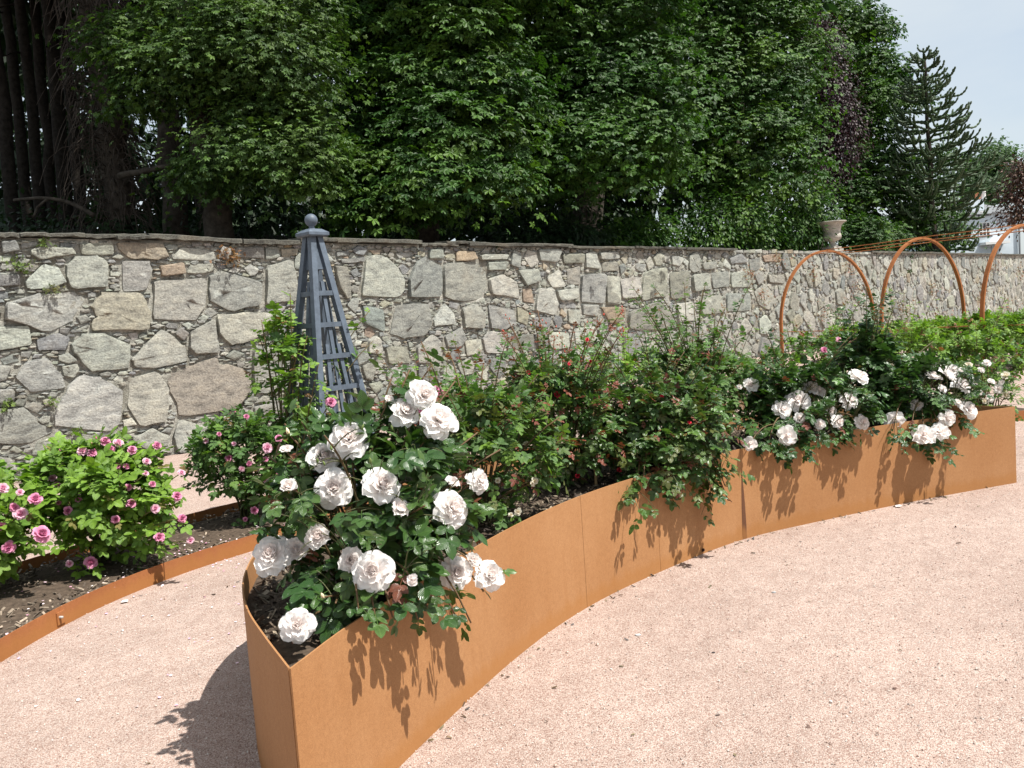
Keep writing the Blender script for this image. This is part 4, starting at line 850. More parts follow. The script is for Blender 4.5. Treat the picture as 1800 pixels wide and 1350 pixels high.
rose_bush('red_rose_bush', 'spreading dark-leaved rose bush spilling over the planter front, one long branch trailing right', 'rose bush', (.92, 5.3, .52), (.90, 5.12, .78), (.50, .46, .34), 16, 220, 6, .105, DARK[1:3] + MID[:3] + OLIVE, (.15, .05, .03), .12, M_LEAF, False, 300, [fl(x, y, 4.85, s * .8, 'm', FL_RED) for x, y, s in RD], FL_RED, None, BUD_G, 14, 13, shoots=(14, 1.1, 1.45), extra=[at_y(1280, 880, 5.0), at_y(1262, 835, 5.05), at_y(1275, 855, 5.0), at_y(1240, 860, 5.0), at_y(1100, 868, 4.62), at_y(1140, 860, 4.7), at_y(1180, 850, 4.8), at_y(1215, 845, 4.9), at_y(1085, 858, 4.55), at_y(1160, 862, 4.72), at_y(1120, 866, 4.64), at_y(1200, 862, 4.8), at_y(1250, 850, 4.95), at_y(1130, 850, 4.62), at_y(1175, 855, 4.72), at_y(1225, 835, 4.85)], droop=.4, zmin=.56, exq=2)
rose_bush('tall_green_rose', 'tall green rose bush with long upright stems and clustered buds above the planter', 'rose bush', (1.35, 5.95, .52), (1.32, 5.95, .90), (.48, .40, .38), 12, 95, 6, .105, MID, (.13, .07, .03), .1, M_LEAFM, False, 200, (), None, None, BUD_G, 20, 14, shoots=(18, 1.35, 1.72), extra=[at_y(1240, 500, 6.0), at_y(1220, 540, 6.0), at_y(1275, 540, 6.1), at_y(1160, 545, 5.9), at_y(1190, 590, 5.9), at_y(1310, 590, 6.1), at_y(1145, 590, 5.9)], topbias=.5, zmin=.55)
WA = [(1320, 677, 14), (1403, 705, 22), (1425, 682, 17), (1439, 688, 14), (1375, 720, 17), (1405, 735, 12), (1492, 705, 18), (1510, 663, 18), (1461, 723, 12), (1473, 741, 14), (1440, 745, 12), (1515, 741, 14), (1383, 766, 18), (1318, 780, 13), (1300, 640 + 40, 6)]
rose_bush('blush_rose_bush', 'white rose bush leaning over the planter rim just right of the dark rust streak', 'rose bush', (2.05, 6.0, .52), (2.1, 5.9, .76), (.52, .42, .28), 18, 240, 6, .11, DARK + MID[:1], REDDISH, .05, M_LEAF, False, 260, [fl(x, y, 5.42 + (780 - y) * .0045 + (x - 1400) * .0012, s, 'm', FL_WHITE) for x, y, s in WA], FL_WHITE, None, BUD_G, 8, 15, shoots=(8, 1.05, 1.35), extra=[at_y(1420, 780, 5.6), at_y(1440, 778, 5.62), at_y(1380, 790, 5.45), at_y(1490, 765, 5.7), at_y(1350, 785, 5.4), at_y(1405, 785, 5.52), at_y(1470, 770, 5.65)], zmin=.56, exq=3)
rose_bush('dark_leaved_rose', 'upright rose bush of large dark glossy leaves standing between the two white roses', 'rose bush', (2.78, 6.42, .52), (2.75, 6.42, .88), (.27, .27, .38), 9, 75, 6, .135, DARK, (.10, .08, .03), .06, M_LEAF, False, 220, (), None, None, BUD_G, 6, 16, shoots=(8, 1.3, 1.58), extra=[at_y(1545, 550, 6.4), at_y(1575, 530, 6.5), at_y(1600, 555, 6.5), at_y(1520, 580, 6.4), at_y(1640, 600, 6.6), at_y(1560, 580, 6.4)], topbias=.5, zmin=.55)
WBf = [(1573, 740, 17), (1624, 766, 19), (1652, 759, 16), (1665, 735, 15), (1702, 720, 17), (1612, 712, 12), (1665, 660, 18), (1690, 678, 17), (1640, 662, 14), (1657, 684, 9), (1683, 708, 9), (1675, 650, 12)]
rose_bush('blush_rose_bush', 'white rose bush hanging over the rim at the far right end of the planter', 'rose bush', (3.15, 6.4, .52), (3.12, 6.32, .76), (.44, .36, .27), 16, 210, 6, .11, DARK + MID[:1], REDDISH, .05, M_LEAF, False, 220, [fl(x, y, 5.88 + (770 - y) * .0045, s, 'm', FL_WHITE) for x, y, s in WBf], FL_WHITE, None, BUD_G, 6, 17, extra=[at_y(1600, 770, 5.95), at_y(1640, 775, 6.0), at_y(1690, 745, 6.12), at_y(1570, 755, 5.9), at_y(1660, 770, 6.02)], zmin=.56, exq=3)
SW = [(1702, 642, 8), (1735, 638, 8), (1725, 650, 7), (1768, 660, 8), (1742, 670, 7), (1715, 672, 6), (1705, 683, 7), (1722, 690, 6), (1755, 683, 9), (1768, 695, 8), (1740, 700, 8), (1690, 650, 6), (1730, 705, 6), (1760, 672, 6)]
rose_bush('small_white_rose', 'low bush of many tiny white roses just beyond the planter right end', 'rose bush', (4.35, 7.55, 0), (4.25, 7.5, .55), (.36, .36, .38), 16, 90, 6, .08, MID + LIGHT[:1], REDDISH, .05, M_LEAFM, False, 120, [fl(x, y, 7.35, s, 'm', FL_CREAM if k % 3 == 0 else FL_WHITE) for k, (x, y, s) in enumerate(SW)], FL_WHITE, None, BUD_G, 10, 18)
# --- pink roses of the low bed
P1 = [(5, 858, 10), (62, 877, 12), (25, 892, 9), (36, 903, 12), (73, 938, 14), (15, 962, 12), (35, 865, 7), (2, 925, 8)]
rose_bush('pink_rose_bush', 'bright green bush with deep pink roses cut off by the left edge', 'rose bush', (-3.45, 5.15, .06), (-3.45, 5.1, .48), (.46, .42, .42), 14, 130, 6, .15, LIGHT, (.14, .12, .03), .05, M_LEAFM, False, 220, [fl(x, y, 4.85, s, 'm', FL_PALE if k % 3 == 0 else FL_PINK) for k, (x, y, s) in enumerate(P1)], FL_PINK, None, BUD_P, 5, 21, droop=.35)
P2 = [(185, 775, 10), (208, 778, 10), (195, 789, 8), (232, 790, 9), (145, 793, 10), (162, 796, 9), (276, 783, 9), (258, 811, 8), (222, 820, 7), (208, 818, 7), (256, 832, 6), (226, 856, 7), (268, 851, 7), (319, 831, 8), (311, 872, 10), (231, 884, 10), (273, 894, 9), (320, 911, 9), (280, 944, 10), (335, 950, 7), (203, 913, 8), (160, 988, 12), (122, 991, 7), (119, 898, 9), (138, 878, 6), (92, 840, 7), (100, 851, 6), (103, 884, 5)]
rose_bush('pink_rose_bush', 'rounded bright green bush dotted with pink roses, leaning over the low edging', 'rose bush', (-2.92, 5.62, .06), (-2.84, 5.55, .50), (.52, .46, .44), 30, 230, 6, .15, LIGHT, (.16, .15, .04), .05, M_LEAFM, False, 300, [fl(x, y, 5.2 + max(0, (900 - y)) * .0035, s, 'm', FL_PALE if k % 3 == 1 else FL_PINK) for k, (x, y, s) in enumerate(P2)], FL_PINK, None, BUD_P, 6, 22, droop=.35)
P3 = [(362, 775, 6), (385, 763, 5), (433, 732, 6), (470, 787, 11), (402, 806, 8), (438, 815, 6), (425, 824, 6), (467, 807, 6), (488, 828, 8), (467, 845, 7), (447, 897, 8), (431, 913, 5), (411, 780, 5), (490, 770, 8)]
rose_bush('pink_rose_bush', 'darker green pink rose bush at the foot of the obelisk, left of it', 'rose bush', (-2.25, 6.75, .06), (-2.2, 6.7, .52), (.50, .46, .45), 20, 200, 6, .12, MID + LIGHT[2:3], (.15, .10, .03), .05, M_LEAFM, False, 220, [fl(x, y, 6.35, s, 'm', FL_PALE if k % 3 == 0 else FL_PINK) for k, (x, y, s) in enumerate(P3)], FL_PINK, None, BUD_P, 5, 23)
# --- climber on the obelisk
rose_bush('climbing_rose', 'climbing rose with bright leaves scrambling up the left side of the obelisk', 'climbing rose', (OC[0] - .35, OC[1] - .2, .06), (OC[0] - .30, OC[1] - .15, .95), (.34, .34, .80), 9, 62, 5, .14, LIGHT[:3] + MID[:1], (.15, .08, .03), .08, M_LEAFM, False, 220, [fl(582, 706, OC[1] - .4, 11, 'm', FL_PINK)], FL_PINK, None, None, 0, 24, extra=[at_y(510, 515, OC[1] - .25), at_y(490, 560, OC[1] - .2), at_y(540, 590, OC[1] - .45), at_y(650, 545, OC[1] + .1), at_y(655, 600, OC[1]), at_y(500, 620, OC[1] - .2), at_y(560, 640, OC[1] - .5)], topbias=.4)
# --- bushes along the low bed behind the planter
BK = [(-.75, 7.95, 1.05, LIGHT[2:] + MID, 'loose green rose bush right of the obelisk foot, behind the blush rose', 2, 31), (.35, 8.55, 1.10, MID, 'green rose bush behind the red roses, close below the wall', 1, 32), (1.25, 9.0, 1.15, LIGHT, 'yellow-green bush between the red rose and the tall green rose', 0, 33), (2.35, 9.35, 1.0, MID + LIGHT[:2], 'mixed green bush behind the tall green rose, beneath the wall', 0, 34), (3.45, 9.65, 1.15, LIGHT[2:] + MID, 'bushy rose with a few pink blooms below the left hoop', 1, 35), (4.6, 9.75, 1.2, LIGHT, 'light green bush behind the dark-leaved rose, in front of the middle hoop', 0, 36), (5.6, 9.9, 1.0, LIGHT[:3] + MID[:1], 'pale green bush behind the white rose at the planter right end', 0, 37)]
for x, y, h, cols, lab, nf, sd_ in BK:
    ff = []
    for k in range(nf * 2): ff.append((np.array([x + rng.uniform(-.4, .4), y - rng.uniform(.1, .45), h * rng.uniform(.6, .95)]), .04, 'm', FL_PINK if k % 2 else FL_PALE))
    rose_bush('bed_rose_bush', lab, 'rose bush', (x, y, .05), (x, y, h * .55), (.62, .5, h * .45), 14, 120, 6, .12, cols, (.17, .06, .03), .12, M_LEAFM, False, 110, ff, FL_PINK, None, BUD_G, 8, sd_, group='bushes of the bed under the wall', shoots=(9, h * 1.0, h * 1.4))
# --- big hedge-like shrubs beneath the tunnel
for px, Y, h, sd_, lab in ((1735, 16.3, 1.02, 41, 'bright green leafy shrub growing beside the right hoop of the tunnel'), (1790, 15.2, 1.02, 42, 'bright green shrub cut off by the right edge under the tunnel'), (1668, 17.2, .95, 43, 'bright green shrub between the middle and right hoops'), (1580, 18.6, .8, 44, 'leafy green shrub below the middle hoop, close to the wall'), (1500, 19.8, .8, 45, 'green shrub below the left hoop, close to the wall')):
    p = at_z(px, 640, 0); q = ray(px, 600); x = q[0] / q[1] * Y
    rose_bush('leafy_shrub', lab, 'shrub', (x, Y, 0), (x, Y, h * .5), (1.0, .8, h * .5), 14, 260, 7, .15, LIGHT, (.14, .15, .03), .05, M_LEAFM, False, 30, (), None, None, None, 0, sd_, group='shrubs under the tunnel')
# bamboo stake in the red rose
a, c = at_y(1038, 700, 4.9), at_y(1040, 812, 4.9); V, F, uv = tube([np.array([a[0], a[1], .5]) , np.array([a[0] + .01, a[1], a[2]])], .009, 7); tag(put('bamboo_stake', V, F, M_BAMBOO), 'short tan bamboo stake standing among the red roses', 'stake')
# --- weeds rooted in the wall
def tuft(px, py, s, cols, n, lab, mat=None):
    u, v = wuv(px, py); p = wpt(u, v, .05); b = B(); d = rng.normal(size=(n, 3)) + np.array([WN[0], WN[1], 0]) * 1.0 + (0, 0, -.1); T = p + rng.normal(0, 1, (n, 3)) * s * np.array([.7, .7, .45]); T += np.array([WN[0], WN[1], 0]) * np.maximum(0, -((T - p)[:, :2] @ WN))[:, None]
    inst(b, CL_L[0], frames(d, rng.normal(size=(n, 3)) * .5 + (0, 0, 1), rng.uniform(.5, 1, n) * .07 * (1 + s)), T, np.array(cols)[rng.integers(0, len(cols), n)])
    root = empty('wall_weed', p, lab, 'weed', 'weeds rooted in the wall'); b.build('foliage', mat or M_LEAFM, root, kind='stuff')
GW = [(.09, .15, .03), (.13, .2, .04)]; RW = [(.20, .075, .04), (.16, .09, .05), (.11, .12, .04), (.24, .10, .07)]
tuft(30, 467, .10, GW, 60, 'small green weed high on the wall at the left edge')
tuft(75, 427, .06, GW, 30, 'green weed tucked just under the left coping slabs')
tuft(398, 452, .13, [(.22, .11, .05), (.17, .08, .04), (.28, .16, .07)], 90, 'dry rusty-brown weed hanging under the coping left of the obelisk')
tuft(10, 710, .08, GW, 40, 'green weed low on the wall at the left edge')
tuft(90, 703, .06, GW, 24, 'little green weed above the pale boulder')
tuft(132, 758, .06, GW, 24, 'green weed beneath the pale boulder, above the pink roses')
tuft(85, 510, .07, [(.13, .13, .05), (.09, .12, .04)], 30, 'thin olive weed between the upper left stones')
for k, (px, py, s) in enumerate(((1310, 482, .2), (1335, 520, .3), (1362, 455, .25), (1425, 480, .3), (1490, 470, .4), (1500, 510, .4), (1440, 555, .3), (1635, 510, .35), (1650, 560, .4), (1740, 470, .5), (1790, 480, .6), (1720, 520, .5), (1580, 545, .3), (1770, 540, .6))):
    tuft(px, py, s, RW, int(40 + 110 * s), ('reddish weed on the wall ' + ['left of the first hoop, high up', 'left of the first hoop, halfway up', 'near the top where the first hoop begins', 'inside the first hoop, upper left', 'under the urn inside the first hoop', 'below the urn near the hoop leg', 'low inside the first hoop', 'inside the middle hoop at its right', 'low beside the middle hoop right leg', 'near the top between middle and right hoops', 'high up at the right edge', 'halfway up left of the right hoop', 'low inside the middle hoop', 'low at the right edge under the hoop'][k]))

# ================================================================== TREES
def lobed(depth=.5, lobes=5, spread=250, long=1.0, fat=.32):
    """palmate leaf in the XY plane, stalk at origin, about 1 long; drooping lobes"""
    V = [(0, 0, 0)]; F = []; n = lobes
    for i in range(n):
        a = R(90 + (i - (n - 1) / 2) * spread / n); L = (1.0, .95, .78, .6)[min(3, abs(i - n // 2))] * long; hw = R(spread / n * fat)
        V += [(L * depth * math.cos(a + hw), L * depth * math.sin(a + hw), -.02), (L * math.cos(a), L * math.sin(a), -.16), (L * depth * math.cos(a - hw), L * depth * math.sin(a - hw), -.02)]
        k = 1 + 3 * i; F += [[0, k + 1, k], [0, k + 2, k + 1]]
    U = np.zeros((len(V), 2)); U[:] = .5; return np.array(V) * np.array([.75, .75, 1]), [np.array(F)], U
L_SYC = lobed(.68, 5, 270, 1, .42); L_CHE = lobed(.72, 5, 290, 1, .36); 
L_TRI = lobed(.72, 3, 190, 1, .42)
L_OVAL = (np.array([(0, 0, 0), (.26, .5, -.03), (0, 1, -.12), (-.26, .5, -.03)]), [np.array([[0, 1, 2], [0, 2, 3]])], np.zeros((4, 2)) + .5)
def crown(name, blobs, n_clump, per, size, tpl, cols, seed, mat, clump_r=.55, flat=.45, inner=.25, droop=.5, facing=None, front=.0):
    """leaf mass: clumps of leaves spread over lumpy blobs (centre, radii)"""
    r = np.random.default_rng(seed); b = B(); vol = np.array([np.prod(q[1]) ** .667 for q in blobs]); vol /= vol.sum()
    T, D, Up, K = [], [], [], []
    for (c, rad_), w_ in zip(blobs, vol):
        c = np.array(c, float); rad_ = np.array(rad_, float)
        for _ in range(max(3, int(n_clump * w_))):
            d = nrm(r.normal(size=3))
            if front and r.uniform() < front and d @ nrm(CAM - c) < -.1: d = -d
            e = r.uniform(.3, .8) if r.uniform() < inner else r.uniform(.82, 1.05); cc = c + d * rad_ * e
            m = int(per * r.uniform(.6, 1.4)); rc = clump_r * r.uniform(.6, 1.3); o = r.normal(size=(m, 3)) * rc * np.array([.6, .6, .6 * flat]); hr = np.linalg.norm(o[:, :2], axis=1); o[:, 2] -= .35 * hr * hr / rc
            tint = np.array(cols[r.integers(0, len(cols))]) * r.uniform(.75, 1.25)
            T.append(cc + o); out = d * .5 + nrm(o) * .8; D.append(out + np.array([0, 0, -droop]) + r.normal(0, .35, (m, 3))); Up.append(np.array([0, 0, 1.0]) + d * .6 + r.normal(0, .3, (m, 3))); K.append(tint * r.uniform(.75, 1.25, (m, 1)))
    T, D, Up, K = map(np.concatenate, (T, D, Up, K)); inst(b, tpl, frames(D, Up, size * r.uniform(.65, 1.2, len(T))), T, K); return b
def blob(px, py, rx, ry, Y, dy=None):
    """blob from its place in the picture, with its own distance Y and real radii in metres"""
    p = at_y(px, py, Y); k = Y / FPX; return (p, (rx * k, (dy if dy else rx * k), ry * k))
def limb(b, P, r0, r1, k=8, n=14, seed=0):
    P = spline(np.array(P, float), n); r = np.random.default_rng(seed); P[1:] += r.normal(0, r0 * .15, P[1:].shape); V, F, U = tube(P, np.linspace(r0, r1, n), k); b.add(V, F, U)
def ground_z(x, y):
    q = np.array([x, y]) - WB; u = q @ WD; d = -(q @ WN); return 2.3 + np.clip(1 - (u - 10) / 14, 0, 1) * min(max(d, .5) * .22, 2.2) - .25
def tree(name, label, cat, base, top, r0, blobs, crown_kw, limbs=(), group='trees beyond the wall', lean=0, upper=()):
    base = np.array([base[0], base[1], ground_z(base[0], base[1])]); root = empty(name, base, label, cat, group)
    b = B(); mid = (base + np.array(top)) / 2 + np.array([lean, 0, 0]); limb(b, [base, mid, top], r0, r0 * .35, 10, 16); b.build('trunk', M_BARK, root)
    for k, (c, rad_) in enumerate(blobs[:10]):
        b = B(); t = .35 + .55 * k / max(1, len(blobs)); s = base + (np.array(top) - base) * t; limb(b, [s, (s + c) / 2 + np.array([0, 0, .3]), c], r0 * .3, r0 * .08, 6, 10, k); b.build('limb', M_BARK, root)
    for P, a, c in limbs: b = B(); limb(b, P, a, c, 7, 14); b.build('limb', M_BARK, root)
    b = crown('crown', blobs, **crown_kw); b.build('crown', crown_kw['mat'], root, smooth=False, kind='stuff')
    if upper: b = crown('u', upper, 45 * len(upper), 30, .6, L_OVAL, crown_kw['cols'], 7, crown_kw['mat'], 1.0, .5, inner=.4); b.build('unseen_shade_crown', crown_kw['mat'], root, smooth=False, kind='stuff')  # leaf mass above the view, added to shade the trees and wood below
    return root
SYC = [(.028, .078, .012), (.036, .092, .013), (.047, .110, .014), (.021, .062, .011), (.064, .130, .016)]
MAP = [(.052, .105, .018), (.065, .12, .02), (.042, .09, .016), (.034, .076, .016)]
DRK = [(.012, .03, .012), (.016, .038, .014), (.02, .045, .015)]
# light-leaved maple at the left, branches reaching over the wall
mb = [blob(250, 75, 90, 50, 15.5), blob(330, 110, 120, 55, 15.2), blob(450, 90, 120, 70, 15), blob(520, 120, 75, 60, 15), blob(400, 30, 130, 45, 15.5), blob(480, 20, 110, 45, 15.5), blob(240, 160, 60, 35, 15.5), blob(530, 200, 60, 60, 15), blob(450, 190, 90, 35, 15.2), blob(430, 260, 120, 35, 15), blob(520, 280, 80, 50, 14.8), blob(370, 300, 70, 30, 15.2), blob(560, 250, 40, 60, 15)]
tree('maple_tree', 'light green maple reaching leafy branches over the wall left of the obelisk', 'tree', (-5.4, 16.2), at_y(305, -160, 16.2), .30, mb, dict(n_clump=540, per=36, size=.105, tpl=L_SYC, cols=MAP, seed=51, mat=M_TREE, clump_r=.45, flat=.3, front=.6), [([at_y(290, 150, 16.2), at_y(370, 145, 15.6), at_y(440, 175, 15.2), at_y(475, 205, 15)], .07, .02), ([at_y(210, 310, 15.8), at_y(280, 295, 15.4), at_y(340, 285, 15.2), at_y(375, 275, 15)], .07, .025)], upper=[((-4.5, 17.5, 11.5), (3.2, 3, 2)), ((-6, 19, 14), (3, 3, 2.5))])
# chestnut in the middle
cb = [blob(700, 50, 130, 90, 18.5), blob(800, 90, 110, 90, 18), blob(720, 160, 110, 70, 18), blob(850, 160, 80, 70, 18), blob(680, 230, 65, 55, 17.6), blob(780, 230, 120, 60, 17.5), blob(870, 250, 60, 55, 17.8), blob(640, 300, 90, 55, 17), blob(740, 310, 110, 60, 17), blob(850, 305, 70, 40, 17.4), blob(620, 350, 60, 40, 16.6), blob(690, 352, 60, 25, 16.6), blob(760, -60, 220, 90, 19)]
tree('chestnut_tree', 'dense mid-green chestnut with layered drooping sprays right behind the obelisk', 'tree', (-2.0, 20.5), at_y(745, -250, 20.5), .45, cb, dict(n_clump=580, per=46, size=.185, tpl=L_CHE, cols=SYC, seed=52, mat=M_TREE, clump_r=.6, flat=.2, front=.6, droop=.5, inner=.12), upper=[((-2, 20.5, 13), (4, 3.5, 2.5)), ((-2, 21, 16.5), (3.2, 3.2, 2.5))])
sb = [blob(960, 20, 110, 100, 21), blob(1060, 60, 120, 110, 21.5), blob(940, 150, 80, 80, 20.5), blob(1040, 180, 120, 80, 20.6), blob(1130, 150, 90, 90, 21), blob(960, 230, 80, 60, 20), blob(1050, 260, 110, 55, 20), blob(1130, 250, 80, 60, 20.5), blob(930, 290, 45, 35, 19.8), blob(1010, 290, 80, 35, 20), blob(1040, -80, 200, 90, 22)]
tree('sycamore_tree', 'dark sycamore in the middle of the tree belt above the wall', 'tree', (2.4, 24.5), at_y(1030, -280, 24.5), .5, sb, dict(n_clump=600, per=46, size=.175, tpl=L_TRI, cols=SYC[:4], seed=53, mat=M_TREE, clump_r=.68, flat=.22, front=.6, inner=.12), upper=[((2.2, 24, 14), (4, 3.5, 2.8)), ((2.2, 25, 18), (3.2, 3.2, 2.8))])
sb2 = [blob(1200, 20, 120, 110, 27.6), blob(1310, 30, 90, 100, 27.6), blob(1380, 80, 65, 80, 27.6), blob(1220, 130, 110, 80, 27.1), blob(1330, 140, 100, 80, 27.1), blob(1400, 180, 48, 80, 27.2), blob(1200, 230, 90, 60, 26.6), blob(1300, 240, 100, 60, 26.6), blob(1390, 250, 50, 50, 26.8), blob(1340, 310, 90, 50, 26.4), blob(1230, 290, 80, 35, 26.2), blob(1260, -80, 150, 90, 28.1)]
tree('sycamore_tree', 'tall green sycamore whose right edge meets the copper beech', 'tree', (8.6, 31), at_y(1290, -300, 31), .5, sb2, dict(n_clump=640, per=46, size=.175, tpl=L_TRI, cols=SYC, seed=54, mat=M_TREE, clump_r=.68, flat=.22, front=.6, inner=.12), upper=[((8, 30, 15.5), (3.6, 3.5, 2.8)), ((8, 30.5, 19.5), (3, 3, 2.8))])
for k, (bl, lab, sd_) in enumerate((([blob(1420, 360, 55, 55, 28.5), blob(1390, 400, 55, 40, 27.5), blob(1445, 410, 30, 30, 28)], 'rounded bush behind the wall just left of the stone urn', 61), ([blob(1290, 380, 65, 45, 25.2), blob(1240, 405, 55, 30, 24.2), blob(1320, 412, 45, 25, 25.5)], 'dark leafy bush above the wall below the tall sycamore', 62), ([blob(1520, 408, 32, 26, 31), blob(1550, 416, 28, 22, 32)], 'small pale green shrub just right of the stone urn', 63), ([blob(1130, 410, 50, 30, 22), blob(1080, 425, 50, 22, 21.5)], 'low green shrub on the dark bank above the middle of the wall', 64), ([blob(980, 415, 90, 18, 21), blob(900, 418, 60, 14, 20)], 'low dark undergrowth on the bank under the chestnut', 65))):
    c = bl[0][0]; root = empty('shrub', (c[0], c[1], ground_z(c[0], c[1])), lab, 'shrub', 'shrubs behind the wall'); b = crown('crown', bl, 150, 30, .15, L_OVAL if k != 2 else L_SYC, SYC if k not in (4,) else DRK, sd_, M_TREE, .4, .6, front=.5); b.build('foliage', M_TREE, root, smooth=False, kind='stuff')
    b = B(); g0 = np.array(root.location); limb(b, [g0, (g0 + c) / 2, c], .05, .02, 6, 8); b.build('stem', M_BARK, root)
# tall open tree behind right
ob_ = [blob(1430, 20, 60, 50, 44), blob(1480, 40, 50, 50, 44), blob(1530, 60, 40, 45, 44), blob(1470, 90, 55, 35, 43), blob(1530, 120, 50, 30, 43), blob(1575, 110, 20, 30, 43), blob(1500, 150, 40, 25, 43), blob(1560, 170, 60, 30, 42.6), blob(1520, 215, 40, 25, 42.5), blob(1590, 160, 18, 20, 43), blob(1535, 240, 40, 30, 42), blob(1500, 290, 50, 45, 41), blob(1560, 300, 50, 40, 41), blob(1490, 350, 50, 50, 40), blob(1550, 370, 70, 50, 40), blob(1620, 300, 50, 40, 44), blob(1640, 390, 60, 45, 44)]
tree('oak_tree', 'tall airy green tree against the sky behind the monkey puzzle', 'tree', (19.5, 46.0), at_y(1520, -10, 45), .55, ob_, dict(n_clump=520, per=34, size=.27, tpl=L_TRI, cols=SYC, seed=55, mat=M_TREE, clump_r=.75, flat=.45, inner=.1))
pb = [blob(1450, 90, 28, 45, 35), blob(1465, 160, 30, 50, 34.6), blob(1478, 220, 30, 55, 34.4), blob(1462, 270, 28, 40, 34.4), blob(1440, 290, 25, 35, 34.2), blob(1430, 60, 25, 30, 35.4)]
tree('copper_beech', 'narrow drooping dark purple beech between the sycamore and the airy tree', 'tree', (13.2, 35.5), at_y(1450, 40, 35.5), .3, pb, dict(n_clump=320, per=55, size=.12, tpl=L_OVAL, cols=[(.024, .009, .015), (.032, .011, .017), (.017, .008, .012)], seed=56, mat=M_PURPLE, clump_r=.5, flat=1.3, droop=1.2))
db = [blob(1740, 275, 38, 26, 80), blob(1715, 300, 40, 40, 80), blob(1765, 290, 25, 22, 80), blob(1735, 325, 45, 30, 79)]
tree('distant_tree', 'pale green round tree far behind the house roof', 'tree', (45, 81.5), at_y(1735, 290, 81.5), .4, db, dict(n_clump=160, per=30, size=.38, tpl=L_TRI, cols=[(.05, .10, .035), (.06, .12, .04)], seed=57, mat=M_TREE, clump_r=1.0, flat=.6))
rb = [blob(1800, 300, 30, 24, 50), blob(1782, 335, 20, 24, 50), blob(1808, 360, 34, 30, 50), blob(1838, 320, 40, 40, 50), blob(1778, 378, 12, 10, 49.5)]
tree('copper_tree', 'bronze-leaved tree in front of the house at the right edge', 'tree', (33.5, 51.0), at_y(1815, 290, 51), .25, rb, dict(n_clump=180, per=32, size=.24, tpl=L_OVAL, cols=[(.07, .03, .025), (.10, .05, .035), (.16, .10, .075), (.05, .025, .02)], seed=58, mat=M_PURPLE, clump_r=.8, flat=.5))
# monkey puzzle
MY = 39.0; mt = at_y(1624, 102, MY); mbz = np.array([at_y(1645, 440, MY)[0], MY, 2.0])
root = empty('monkey_puzzle_tree', mbz, 'dark monkey puzzle tree with rope-like upcurved branches right of the urn', 'tree', 'trees beyond the wall')
b = B(); limb(b, [mbz, (mbz + mt) / 2, mt], .16, .05, 8, 16); b.build('trunk', M_BARK, root)
H_ = mt[2] - mbz[2]; r = np.random.default_rng(59)
def rope(b, P, r0, n=9, col=(.036, .068, .026)):
    P = spline(P, n); rr = r0 * np.where(np.arange(n) % 2, 1.0, .62) * np.linspace(1, .72, n); V, F, U = tube(P, rr, 6); b.add(V, F, U, np.array(col) * r.uniform(.7, 1.35))
def mp_branch(s, az, L, up):
    b = B(); d = np.array([math.cos(az), math.sin(az), 0]); e = np.array([-d[1], d[0], 0]); p0 = mbz + (mt - mbz) * s
    P = np.array([p0, p0 + d * L * .35 + (0, 0, L * up * .12), p0 + d * L * .7 + (0, 0, L * up * .22), p0 + d * L + (0, 0, L * up * .6)]); rope(b, P, .068, 17); Q = spline(P, 20)
    for k in range(int(2 + L * 3.0)):
        t = r.uniform(.3, .95); q = Q[int(t * 19)]; sd2 = r.choice((-1, 1)); l = L * r.uniform(.28, .48) * (1.15 - .5 * t) + .22; dr = nrm(d * .8 + e * sd2 * r.uniform(.3, .9)); rope(b, np.array([q, q + dr * l * .5 - (0, 0, l * .02), q + dr * l * .85 + (0, 0, l * .22), q + dr * l * 1.0 + (0, 0, l * .5)]), .064, 11)
    b.build('branch', M_MONKEY, root, smooth=False)
s = .985; a0 = 0
while s > .12:
    nb = 4 if s > .9 or s < .35 else 5; f = 1 - s; L = min(2.5, .45 + 3.4 * f) + r.normal(0, .12) * (f > .5) - max(0, f - .6) * 3.4; up = 1.1 - 1.5 * f
    for k in range(nb): mp_branch(s + r.normal(0, .006), a0 + k * 6.283 / nb + r.normal(0, .15), L * r.uniform(.85, 1.1), max(-.25, up))
    a0 += .55; s -= .045
for k in range(3): b = B(); mp_branch(.99, k * 2.1, .35, 2.2)

